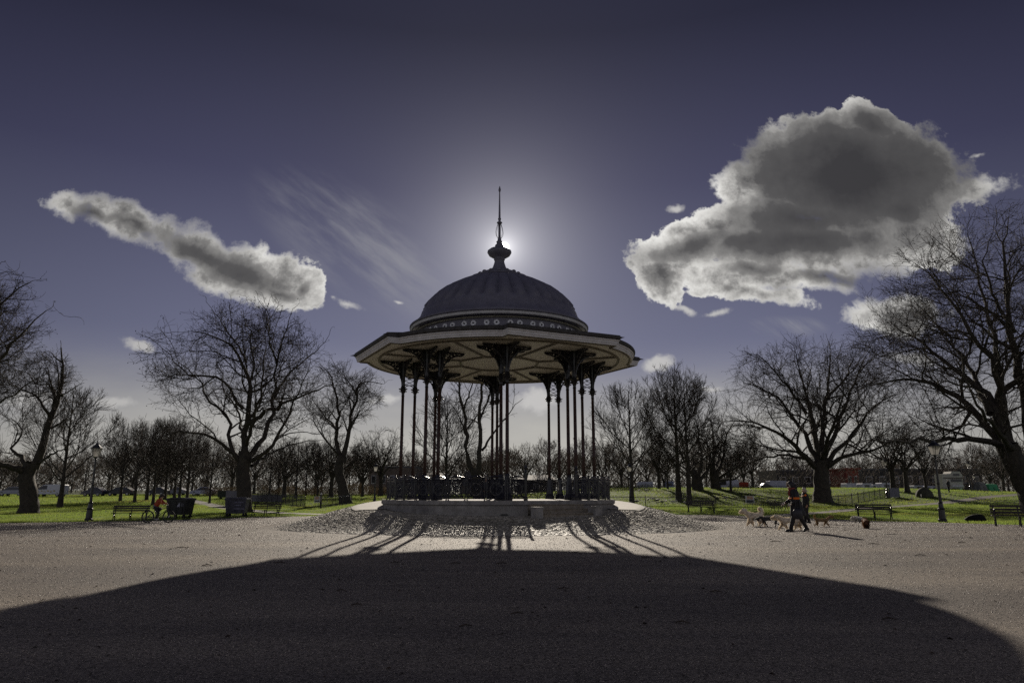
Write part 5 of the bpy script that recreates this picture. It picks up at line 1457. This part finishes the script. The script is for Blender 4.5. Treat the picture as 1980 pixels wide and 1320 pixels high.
# ---------------------------------------------------------------- people, dogs and the cyclist
M_SKIN = mat('skin', (.42, .26, .19), .55, .08, 8); M_COAT = mat('black_coat', (.016, .016, .020), .7, .2, 8); M_TROU = mat('dark_trousers', (.022, .021, .024), .75, .2, 8)
M_BOOT = mat('black_boots', (.014, .013, .013), .5); M_ORANGE = mat('orange_band', (.85, .20, .02), .6, .05); M_SCARF = mat('red_scarf', (.25, .05, .035), .8); M_HAIRD = mat('dark_hair', (.03, .022, .018), .6); M_HAIRG = mat('light_hair', (.45, .40, .33), .6)


def hand(V, E, Rd, wrist, vi, d, side, size=1.0, curl=.5):
    """palm, four fingers and a thumb continued from wrist vertex vi; d = direction of the hand, side = thumb side"""
    d = Vector(d).normalized(); side = Vector(side).normalized(); n = d.cross(side)
    palm = wrist + d * .06 * size; V.append(palm); E.append((vi, len(V) - 1)); Rd.append((.018 * size, .034 * size)); pi = len(V) - 1
    for k, L in enumerate((.062, .072, .068, .052)):
        a = palm + side * (.027 - .018 * k) * size + d * .035 * size; b = a + (d * (1 - curl * .4) + n * curl * .6).normalized() * L * .55 * size; c = b + (d * (1 - curl) + n * curl).normalized() * L * .5 * size
        i = len(V); V += [a, b, c]; E += [(pi, i), (i, i + 1), (i + 1, i + 2)]; Rd += [.0095 * size, .0085 * size, .007 * size]
    a = palm + side * .032 * size - d * .012 * size; b = a + (side * .7 + d * .7).normalized() * .04 * size
    i = len(V); V += [a, b]; E += [(pi, i), (i, i + 1)]; Rd += [.011 * size, .008 * size]


def head_parts(root, c, fwd, s=1.0, hair=None, hm=None):
    """face details and hair on a head centred at c looking along fwd"""
    f = Vector(fwd).normalized(); up = Vector((0, 0, 1)); up = (up - f * up.dot(f)).normalized(); r = f.cross(up)
    mb = MB()
    for sg in (-1, 1): mb.ell(tuple(c + f * .088 * s + r * .034 * s * sg + up * .008 * s), (.012 * s,) * 3, 6, 5)
    mb.build('eyes', mat('eye_dark', (.02, .015, .012), .3), root)
    mb = MB(); q = c + f * .098 * s - up * .055 * s; mb.tube([q - r * .022 * s, q + f * .004, q + r * .022 * s], .006 * s, 5); mb.build('mouth', mat('lips', (.30, .12, .10), .5), root)
    if hair: hair(c, f, up, r, s)


def body(root, J, girth=1.0, s=1.0):
    """continuous skin body from joints; returns nothing"""
    V, E, Rd = [], [], []
    def add(p, r, par=None):
        V.append(Vector(p)); Rd.append(r); 
        if par is not None: E.append((par, len(V) - 1))
        return len(V) - 1
    pel = add(J['pelvis'], (.13 * girth, .11)); ch = add(J['chest'], (.14 * girth, .11), pel); nb = add(J['neck'], .052, ch); hd0 = add(J['jaw'], (.06, .062), nb); hd = add(J['head'], (.085, .098), hd0)
    f = Vector(J['face']).normalized(); n0 = add(Vector(J['head']) + f * .10 - Vector((0, 0, .03)), .014, hd0)
    for sd in ('l', 'r'):
        sh = add(J['sh' + sd], .06, ch); el = add(J['el' + sd], .042, sh); wr = add(J['wr' + sd], .028, el)
        d = Vector(J['wr' + sd]) - Vector(J['el' + sd]); hand(V, E, Rd, Vector(J['wr' + sd]), wr, d, J['face'], 1.0, .6)
        hp = add(J['hip' + sd], .085, pel); kn = add(J['kn' + sd], .056, hp); an = add(J['an' + sd], .038, kn); add(J['toe' + sd], .034, an)
    V = [v * s for v in V]; Rd = [(r[0] * s, r[1] * s) if hasattr(r, '__len__') else r * s for r in Rd]
    return skin('body', V, E, Rd, M_SKIN, root, 2)


def leg_clothes(root, J, m, mb_boot, extra=.018, low='an'):
    for sd in ('l', 'r'):
        a, b, c = (Vector(J[k + sd]) for k in ('hip', 'kn', 'an')); t = Vector(J['toe' + sd])
        mb = MB(); mb.tube([a + Vector((0, 0, .06)), a, a.lerp(b, .5), b, b.lerp(c, .35), c], [.10, .105, .085, .07, .07, .055], 10); mb.build('trouser_leg', m, root, True)
        mb = MB(); mb.tube([b.lerp(c, .5), c, c + Vector((0, 0, -.03))], [.062, .055, .06], 10); d = (t - c); d.z = 0; d.normalize()
        sole = min(c.z - .06, t.z - .01); mb.tube([c - d * .07 + Vector((0, 0, -.04)), c + d * .04 + Vector((0, 0, -.035)), t, t + d * .05], [.045, .052, .046, .02], 8); mb.build('boot', mb_boot, root, True)


def sleeves(root, J, m, cuff=.05):
    for sd in ('l', 'r'):
        a, b, c = (Vector(J[k + sd]) for k in ('sh', 'el', 'wr'))
        mb = MB(); mb.tube([a + Vector((0, 0, .03)), a, a.lerp(b, .5), b, b.lerp(c, .5), c], [.05, .085, .075, .066, .058, .05], 10); mb.build('sleeve', m, root, True)


# hooded walker striding to the left
base = G(1542, 1028.5); W1 = empty('person', base, 0, 'striding walker in a dark hooded coat with an orange armband, among the dogs', 'person')
J = dict(pelvis=(0.02, 0, .86), chest=(-.03, 0, 1.20), neck=(-.07, 0, 1.37), jaw=(-.13, 0, 1.44), head=(-.13, 0, 1.50), face=(-.93, -.05, -.36),
         shl=(-.03, -.17, 1.31), ell=(-.02, -.23, 1.05), wrl=(-.20, -.20, .90), shr=(-.03, .17, 1.31), elr=(-.06, .22, 1.04), wrr=(-.26, .17, .93),
         hipl=(.02, -.09, .82), knl=(-.13, -.08, .46), anl=(-.24, -.08, .10), toel=(-.38, -.08, .045), hipr=(.02, .09, .82), knr=(.16, .08, .48), anr=(.34, .08, .14), toer=(.25, .08, .03))
body(W1, J); leg_clothes(W1, J, M_TROU, M_BOOT)
mb = MB(); mb.loft([(-.07, 0, 1.40, .085, .10), (-.04, 0, 1.35, .12, .19), (-.03, 0, 1.26, .145, .205), (.0, 0, 1.05, .155, .195), (.02, 0, .90, .18, .205), (.05, 0, .70, .22, .225), (.07, 0, .55, .26, .235), (.07, 0, .53, .25, .225)], 18); mb.build('coat', M_COAT, W1, True)
sleeves(W1, J, M_COAT)
mb = MB()
for (dx, z, r) in ((-.03, 1.10, .094), (-.035, 1.07, .096)): mb.ring((-.03, -.215, z), .088, .018, 'z', 14, 5)
mb.tube([(-.16, -.13, 1.09), (-.19, 0, 1.08), (-.14, .14, 1.09)], .022, 6); mb.build('armband', M_ORANGE, W1)
mb = MB(); mb.ring((-.075, 0, 1.385), .085, .045, 'z', 14, 6); mb.tube([(-.15, -.03, 1.37), (-.19, -.03, 1.26), (-.20, -.04, 1.16)], [.04, .045, .03], 8); mb.build('scarf', M_SCARF, W1, True)
def hood(c, f, up, r, s):
    mb = MB(); k = c - f * .015
    mb.ell((k.x, k.y, k.z), (.128, .118, .135), 14, 10); V = []
    for v in mb.v:
        q = Vector(v) - c
        if q.dot(f) > .045 and q.dot(up) < .075: v = tuple(c + (q - f * (q.dot(f) - .045)))
        V.append(v)
    mb.v = V; mb.tube([c - f * .04 + up * .02, c - f * .12 - up * .10, c - f * .10 - up * .17], [.09, .085, .09], 10)
    mb.build('hood', M_COAT, W1, True)
    mb = MB(); mb.tube([c + f * .05 + r * .09 - up * .06, c + f * .055 + r * .085 + up * .04, c + f * .06 + up * .118, c + f * .055 - r * .085 + up * .04, c + f * .05 - r * .09 - up * .06], .022, 6); mb.build('hood_trim', mat('pale_fur', (.42, .36, .28), .9), W1, True)
head_parts(W1, Vector(J['head']), J['face'], 1.0, hood)
mb = MB(); mb.loft([(-.02, -.24, .42, .15, .05), (-.04, -.25, .46, .18, .07), (-.05, -.25, .66, .16, .075), (-.03, -.245, .76, .10, .05), (-.03, -.245, .77, .04, .02)], 12); mb.build('bag_body', mat('dark_bag', (.02, .02, .026), .5), None, True)
bagm = bpy.data.objects['bag_body']; bag = empty('shoulder_bag', base, 0, 'dark slouchy bag hanging at the hooded walker\'s side', 'bag'); bagm.parent = bag
mb = MB(); mb.tube([(-.13, -.245, .72), (-.10, -.26, .9), (-.06, -.26, 1.15), (-.03, -.2, 1.40), (.02, -.16, 1.40), (.05, -.22, 1.1), (.06, -.25, .74)], .014, 5); mb.build('strap', mat('dark_bag', (.02, .02, .026)), bag)
gl = MB()
for (x, y, z) in ((-.24, -.20, .90), (-.30, .17, .91)): gl.ell((x - .03, y, z - .02), (.055, .04, .05), 8, 6)
gl.build('glove', mat('pale_glove', (.50, .46, .42), .8), W1, True)

# second walker
base2 = G(1561, 1011.5); W2 = empty('person', base2, 0, 'person in dark clothes with an orange shoulder patch, walking behind the hooded one', 'person')
J2 = dict(pelvis=(0, 0, .88), chest=(-.01, 0, 1.22), neck=(-.03, 0, 1.40), jaw=(-.06, 0, 1.47), head=(-.05, 0, 1.54), face=(-.98, .1, -.05),
          shl=(-.01, -.18, 1.33), ell=(.04, -.25, 1.08), wrl=(-.03, -.24, .86), shr=(-.01, .18, 1.33), elr=(.0, .25, 1.08), wrr=(-.10, .22, .90),
          hipl=(0, -.09, .84), knl=(-.02, -.09, .47), anl=(.06, -.09, .09), toel=(-.07, -.09, .035), hipr=(0, .09, .84), knr=(-.04, .09, .47), anr=(-.03, .09, .09), toer=(-.17, .09, .035))
body(W2, J2); leg_clothes(W2, J2, M_TROU, M_BOOT)
mb = MB(); mb.loft([(-.03, 0, 1.43, .075, .09), (-.02, 0, 1.38, .11, .19), (-.01, 0, 1.28, .135, .21), (0, 0, 1.05, .14, .19), (0, 0, .90, .15, .20), (.01, 0, .80, .165, .205), (.01, 0, .78, .15, .19)], 18); mb.build('jacket', M_COAT, W2, True); sleeves(W2, J2, M_COAT)
mb = MB(); mb.ell((-.06, -.21, 1.30), (.06, .06, .055), 10, 8); mb.tube([(-.12, -.12, 1.28), (-.15, 0, 1.25), (-.14, .1, 1.24)], .022, 6); mb.build('shoulder_patch', M_ORANGE, W2)
def hair2(c, f, up, r, s):
    mb = MB(); k = c - f * .02 + up * .02; mb.ell((k.x, k.y, k.z), (.10, .098, .105), 14, 10)
    V = []
    for v in mb.v:
        q = Vector(v) - c
        if q.dot(f) > .03 and q.dot(up) < .05: v = tuple(c + q - f * (q.dot(f) - .03))
        V.append(v)
    mb.v = V; mb.tube([c - f * .07, c - f * .09 - up * .08, c - f * .08 - up * .13], [.07, .07, .03], 8); mb.build('hair', M_HAIRG, W2, True)
head_parts(W2, Vector(J2['head']), J2['face'], 1.0, hair2)

# distant walker
b3 = gx(1837.5, 97); W3 = empty('person', b3, 1.9, 'distant person in dark clothes standing on the right-hand lawn', 'person')
body(W3, J2); leg_clothes(W3, J2, M_TROU, M_BOOT)
mb = MB(); mb.loft([(-.03, 0, 1.43, .075, .09), (-.02, 0, 1.38, .11, .19), (-.01, 0, 1.28, .135, .21), (0, 0, 1.05, .14, .19), (0, 0, .85, .16, .20), (.01, 0, .78, .15, .19)], 14); mb.build('jacket', M_COAT, W3, True); sleeves(W3, J2, M_COAT)
mb = MB(); mb.ell((-.03, 0, 1.57), (.10, .095, .10), 12, 8); mb.build('hair', M_HAIRG, W3, True)

# person sitting inside the bandstand
sx = pol(1, 0); b4 = Vector((BX - .62, BY + 3.35, 1.004)); W4 = empty('person', b4, 0, 'grey-haired person sitting inside the bandstand behind the near railing', 'person')
J4 = dict(pelvis=(0, 0, .16), chest=(0, -.06, .56), neck=(0, -.09, .76), jaw=(0, -.13, .83), head=(0, -.12, .90), face=(0, -.98, -.15),
          shl=(-.18, -.06, .68), ell=(-.27, -.14, .44), wrl=(-.14, -.34, .36), shr=(.18, -.06, .68), elr=(.27, -.14, .44), wrr=(.14, -.34, .36),
          hipl=(-.09, -.04, .14), knl=(-.20, -.42, .42), anl=(-.12, -.52, .08), toel=(-.13, -.64, .035), hipr=(.09, -.04, .14), knr=(.20, -.42, .42), anr=(.12, -.52, .08), toer=(.13, -.64, .035))
body(W4, J4); leg_clothes(W4, J4, M_TROU, M_BOOT)
mb = MB(); mb.loft([(0, 0, .03, .20, .16), (0, 0, .12, .21, .17), (0, -.02, .30, .19, .15), (0, -.05, .52, .21, .15), (0, -.06, .68, .19, .12), (0, -.08, .76, .09, .08)], 14); mb.build('jacket', mat('slate_jacket', (.035, .036, .048), .8), W4, True)
mm = mat('slate_jacket', (.035, .036, .048)); sleeves(W4, J4, mm)
mb = MB(); mb.ell((0, -.10, .925), (.095, .10, .095), 12, 8); mb.build('hair', M_HAIRG, W4, True)

def fur_mat(m):
    nm = 'fur_' + m.name
    if nm in bpy.data.materials: return bpy.data.materials[nm]
    b = m.copy(); b.name = nm; nt = b.node_tree; pr = nt.nodes['Principled BSDF']; out = [n for n in nt.nodes if n.type == 'OUTPUT_MATERIAL'][0]
    tr = nt.nodes.new('ShaderNodeBsdfTranslucent'); mx = nt.nodes.new('ShaderNodeMixShader'); mx.inputs[0].default_value = .65
    nt.links.new(pr.inputs['Base Color'].links[0].from_socket, tr.inputs[0]); nt.links.new(pr.outputs[0], mx.inputs[1]); nt.links.new(tr.outputs[0], mx.inputs[2]); nt.links.new(mx.outputs[0], out.inputs[0])
    return b


# dogs: the body runs along +x, head at +x
def dog(loc, rz, h, L, m, lab, coat='smooth', tail='up', head_up=.30, stride=.16, ear='drop', head_m=None, fat=1.0, nose_down=0.0, fur=0):
    o = empty('dog', loc, rz, lab, 'dog', 'dogs with the walkers'); V, E, Rd = [], [], []
    def add(p, r, par=None):
        V.append(Vector(p)); Rd.append(r)
        if par is not None: E.append((par, len(V) - 1))
        return len(V) - 1
    k = h; b = .155 * k * fat * (1.42 if coat == 'curly' else 1.1)
    hip = add((-L * .42, 0, .86 * k), (b * .92, b)); bel = add((-L * .05, 0, .80 * k), (b * .92, b * 1.0), hip); ch = add((L * .36, 0, .76 * k), (b * 1.0, b * 1.32), bel)
    nk = add((L * .56, 0, .98 * k + head_up * k * .3), (b * .66, b * .70), ch)
    hx, hz = L * .68 + .04, (1.02 + head_up) * k - nose_down * k
    hd = add((hx, 0, hz), (b * .68, b * .66), nk); add((hx + .13 * k / .55, 0, hz - .05 * k - nose_down * .2), b * .36, hd); add((hx + .20 * k / .55, 0, hz - .07 * k - nose_down * .3), b * .25, len(V) - 1)
    for s, ph in ((-1, 1), (1, -1)):
        y = s * .12 * k; q = stride * ph
        sh = add((L * .36, y, .62 * k), b * .55, ch); el = add((L * .33 + q * .2, y, .42 * k), b * .36, sh); wr = add((L * .36 + q * .8, y, .20 * k), b * .26, el); pa = add((L * .37 + q, y, .045 * k), b * .27, wr); add((L * .37 + q + .06 * k, y, .03 * k), b * .22, pa)
        th = add((-L * .42, y, .66 * k), b * .72, hip); kn = add((-L * .34 - q * .3, y, .44 * k), b * .46, th); hk = add((-L * .52 - q * .8, y, .26 * k), b * .26, kn); pa = add((-L * .46 - q, y, .045 * k), b * .27, hk); add((-L * .46 - q + .06 * k, y, .03 * k), b * .22, pa)
    tp = {'up': [(-.56, 1.06), (-.60, 1.28), (-.54, 1.40)], 'curl': [(-.50, 1.08), (-.50, 1.30), (-.38, 1.42), (-.28, 1.36)], 'out': [(-.62, .96), (-.82, .86), (-.95, .82)], 'low': [(-.58, .80), (-.64, .58), (-.66, .42)]}[tail]
    pr = hip
    for i, (x, z) in enumerate(tp): pr = add((L * x, 0, z * k), b * ((.62 if coat == 'curly' else .30) - .05 * i), pr)
    bo = skin('body', V, E, Rd, m, o, 2)
    if coat == 'curly':
        me = bo.data; r = np.random.default_rng(int(L * 1000)); n = len(me.vertices); co = np.empty(n * 3); me.vertices.foreach_get('co', co); co = co.reshape(-1, 3)
        nn = np.array([v.normal[:] for v in me.vertices]); up = np.clip((co[:, 2] - .12 * k) / (.3 * k), 0, 1)
        co += nn * (.022 * k / .5 * (r.random((n, 1)) + .35)) * up[:, None]; me.vertices.foreach_set('co', co.ravel()); me.update()
    if fur:
        me = bo.data; r = np.random.default_rng(7); co = np.array([v.co[:] for v in me.vertices]); nn = np.array([v.normal[:] for v in me.vertices])
        idx = r.integers(0, len(co), fur); p = co[idx] + r.normal(0, .008, (fur, 3)); d = nn[idx] + r.normal(0, .55, (fur, 3)) + np.array([-.25, 0, -.25]); d /= np.linalg.norm(d, axis=1, keepdims=True)
        up = np.clip((p[:, 2] - .08 * k) / (.25 * k), .25, 1)[:, None]; t = np.cross(d, r.normal(size=(fur, 3))); t /= np.linalg.norm(t, axis=1, keepdims=True)
        L = r.uniform(.018, .042, (fur, 1)) * up * (1.0 if coat == 'curly' else .6)
        V2 = np.stack([p - t * .005, p + t * .005, p + d * L], 1).reshape(-1, 3)
        link('fur', np_mesh('fur', V2, np.arange(fur * 3).reshape(-1, 3)), fur_mat(m), o)
    hm = head_m or m
    for s in (-1, 1):
        mb = MB()
        if ear == 'drop': mb.ell((hx - .02, s * b * .66, hz - .03 * k), (.05 * k / .5, .018, .085 * k / .5), 8, 6)
        else: mb.tube([(hx - .03, s * b * .45, hz + b * .4), (hx - .04, s * b * .6, hz + b * 1.1)], [.035, .004], 6)
        mb.build('ear', hm, o, True)
    if coat == 'curly':
        mb = MB(); mb.ell((hx - .0, 0, hz + b * .15), (b * 1.15, b * 1.0, b * .98), 12, 9); r = random.Random(2); mb.v = [(x + r.uniform(-1, 1) * .008, y + r.uniform(-1, 1) * .008, z + r.uniform(-1, 1) * .008) for x, y, z in mb.v]; mb.build('topknot', m, o, True)
    mb = MB(); mb.ell((hx + .225 * k / .55, 0, hz - .06 * k - nose_down * .3), (.018, .02, .016), 6, 5)
    mb.build('nose', M_IRON, o)
    mb = MB()
    for s in (-1, 1): mb.ell((hx + .065 * k / .55, s * b * .42, hz + .02), (.011,) * 3, 6, 5)
    mb.build('eye', M_IRON, o)
    return o
M_CREAM = mat('cream_fur', (.80, .70, .55), .9, .15, 14); M_BLK = mat('black_fur', (.014, .013, .014), .6, .1, 10); M_TAN = mat('tan_fur', (.28, .18, .085), .85, .25, 9); M_BRN = mat('brown_fur', (.13, .055, .022), .85, .3, 9, col2=(.03, .018, .012)); M_GREY = mat('grey_white_fur', (.62, .60, .55), .9, .25, 8)
def gp(px, py): return G(px, py)
dog(gp(1461, 1017.5), math.pi - .25, .50, .54, M_CREAM, 'cream curly-coated dog with a pompom tail, leading on the left', 'curly', 'curl', .16, .12, fat=1.05, fur=9000)
dog(gp(1489, 1020.5), math.pi + .05, .44, .62, M_BLK, 'black smooth dog with lowered head between two cream ones', 'smooth', 'out', -.18, .13, fat=1.0, nose_down=.05)
dog(gp(1527, 1025), math.pi + .08, .43, .62, M_CREAM, 'cream dog half hidden behind the hooded walker\'s legs', 'curly', 'low', .02, .14, fat=.85, fur=8000)
dog(gp(1590, 1018.5), .12, .33, .50, M_TAN, 'tan dog with a raised tail trotting to the right behind the walkers', 'smooth', 'up', .22, .09, fat=1.1, fur=4000)
dog(gp(1659, 1011), 1.9, .30, .40, M_GREY, 'shaggy grey and white dog nosing the ground by the bench', 'curly', 'low', -.2, .05, fat=1.2, nose_down=.1, fur=6000)
dog(gp(1675, 1022), 1.25, .33, .42, M_BRN, 'brown and black long-haired dog turning away in front of the bench', 'curly', 'low', -.05, .05, fat=1.25, nose_down=.1, fur=7000)

# bicycle and young rider heading right
pb = G(305, 1010.5); rzb = .10
BK = empty('bicycle', pb, rzb, 'dark bicycle ridden by a child past the left-hand bench', 'bicycle'); wr_, wb = .30, .98
for x in (-wb / 2, wb / 2):
    mb = MB(); mb.ring((x, 0, wr_), wr_ - .024, .026, 'y', 28, 6); w_ = mb.build('wheel', M_TYRE, BK, True)
    mb = MB(); mb.ring((x, 0, wr_), wr_ - .055, .010, 'y', 24, 4); mb.tube([(x, -.05, wr_), (x, .05, wr_)], .022, 8); mb.build('rim', M_RIM, w_)
    mb = MB()
    for k in range(14): a = k * math.pi / 7; mb.tube([(x, .02 * (-1) ** k, wr_), (x + (wr_ - .055) * math.cos(a), 0, wr_ + (wr_ - .055) * math.sin(a))], .0022, 3)
    mb.build('spokes', M_RIM, w_)
bbk, st_, hd_ = Vector((-.08, 0, .28)), Vector((-.20, 0, .62)), Vector((.34, 0, .72)); re, fr = Vector((-wb / 2, 0, wr_)), Vector((wb / 2, 0, wr_)); hb = Vector((.37, 0, .62))
mb = MB()
for a, b in ((bbk, st_), (bbk, hb), (st_ + Vector((.01, 0, -.05)), hd_), (hd_, hb)): mb.tube([a, b], .019, 7)
for s in (-1, 1):
    mb.tube([bbk, re + Vector((0, s * .055, 0))], .011, 5); mb.tube([st_ - Vector((0, 0, .06)), re + Vector((0, s * .055, 0))], .010, 5); mb.tube([hb, fr + Vector((0, s * .05, .12)), fr + Vector((0, s * .05, 0))], .013, 6)
mb.build('frame', mat('bike_frame', (.02, .025, .035), .35), BK)
mb = MB(); mb.tube([hd_, hd_ + Vector((-.01, 0, .10))], .014, 6); mb.tube([(.30, -.27, .86), (.36, -.16, .84), (.35, 0, .82), (.36, .16, .84), (.30, .27, .86)], .012, 6)
for s in (-1, 1): mb.tube([(.33, s * .20, .85), (.26, s * .29, .865)], .018, 6)
mb.build('handlebar', M_IRON, BK)
mb = MB(); mb.ell((-.23, 0, .68), (.13, .07, .03), 10, 6); mb.tube([st_, (-.22, 0, .67)], .013, 6); mb.build('saddle', M_IRON, BK, True)
mb = MB(); mb.ring(tuple(bbk + Vector((0, .05, 0))), .085, .008, 'y', 16, 4)
mb.tube([bbk + Vector((0, -.07, 0)), bbk + Vector((.03, -.08, -.15))], .011, 5); mb.tube([bbk + Vector((0, .07, 0)), bbk + Vector((-.03, .08, .15))], .011, 5); mb.box((bbk.x + .03, -.13, bbk.z - .15), (.09, .08, .02)); mb.box((bbk.x - .03, .13, bbk.z + .15), (.09, .08, .02)); mb.build('crank', M_IRON, BK)
KID = empty('person', pb, rzb, 'child in an orange-red top cycling to the right past the black bin', 'person')
JK = dict(pelvis=(-.19, 0, .76), chest=(-.04, 0, 1.02), neck=(.04, 0, 1.15), jaw=(.09, 0, 1.20), head=(.085, 0, 1.265), face=(.97, -.15, -.18),
          shl=(-.01, .135, 1.10), ell=(.14, .20, .96), wrl=(.255, .255, .905), shr=(-.01, -.135, 1.10), elr=(.14, -.20, .96), wrr=(.255, -.255, .905),
          hipl=(-.17, .075, .73), knl=(.08, .09, .66), anl=(-.11, .11, .50), toel=(-.02, .125, .47), hipr=(-.17, -.075, .73), knr=(.03, -.09, .47), anr=(-.08, -.115, .20), toer=(.02, -.13, .175))
def kid_body():
    V, E, Rd = [], [], []
    def add(p, r, par=None):
        V.append(Vector(p)); Rd.append(r)
        if par is not None: E.append((par, len(V) - 1))
        return len(V) - 1
    pel = add(JK['pelvis'], (.10, .085)); ch = add(JK['chest'], (.105, .085), pel); nb = add(JK['neck'], .042, ch); hd0 = add(JK['jaw'], (.055, .055), nb); add(JK['head'], (.080, .09), hd0); add(Vector(JK['head']) + Vector((.09, -.01, -.02)), .012, hd0)
    for sd in 'lr':
        sh = add(JK['sh' + sd], .045, ch); el = add(JK['el' + sd], .032, sh); wr = add(JK['wr' + sd], .024, el); hand(V, E, Rd, Vector(JK['wr' + sd]), wr, (.6, .0, -.35), (0, -1 if sd == 'l' else 1, .3), .78, .9)
        hp = add(JK['hip' + sd], .065, pel); kn = add(JK['kn' + sd], .045, hp); an = add(JK['an' + sd], .032, kn); add(JK['toe' + sd], .028, an)
    return skin('body', V, E, Rd, M_SKIN, KID, 2)
kid_body()
for sd in 'lr':
    a, b, c, t = (Vector(JK[k + sd]) for k in ('hip', 'kn', 'an', 'toe'))
    mb = MB(); mb.tube([a - (b - a) * .15, a, a.lerp(b, .5), b, b.lerp(c, .5), c], [.07, .085, .072, .06, .055, .048], 10); mb.build('trouser_leg', M_TROU, KID, True)
    mb = MB(); mb.tube([c - Vector((.05, 0, .02)), c + Vector((.0, 0, -.015)), t, t + Vector((.05, 0, 0))], [.032, .042, .036, .018], 8); mb.build('shoe', mat('pale_shoe', (.30, .29, .32), .6), KID, True)
M_TOP = mat('orange_red_top', (.42, .075, .022), .75, .12, 8)
pl, cs, nk = Vector(JK['pelvis']), Vector(JK['chest']), Vector(JK['neck'])
mb = MB(); mb.tube([pl + (cs - pl) * .22, pl.lerp(cs, .5), cs, cs.lerp(nk, .6), nk], [.122, .125, .128, .10, .055], 14); mb.build('jacket', M_TOP, KID, True)
mb = MB(); mb.tube([pl - (cs - pl) * .12, pl + (cs - pl) * .24], [.118, .122], 14); mb.build('shirt_hem', mat('grey_shirt', (.16, .16, .20), .8), KID, True)
for sd in 'lr':
    a, b, c = (Vector(JK[k + sd]) for k in ('sh', 'el', 'wr')); mb = MB(); mb.tube([a + Vector((-.02, 0, .0)), a.lerp(b, .3), b, c], [.065, .06, .05, .04], 10); mb.build('sleeve', M_TOP, KID, True)
mb = MB(); c = Vector(JK['head']); mb.ell((c.x - .012, c.y, c.z + .03), (.108, .095, .095), 14, 10); mb.v = [(x, y, max(z, c.z - .005)) if x > c.x - .02 else (x, y, z) for x, y, z in mb.v]; mb.tube([c + Vector((-.08, 0, .02)), c + Vector((-.12, 0, -.06)), c + Vector((-.12, 0, -.12))], [.06, .05, .02], 8); mb.build('hair', M_HAIRD, KID, True)
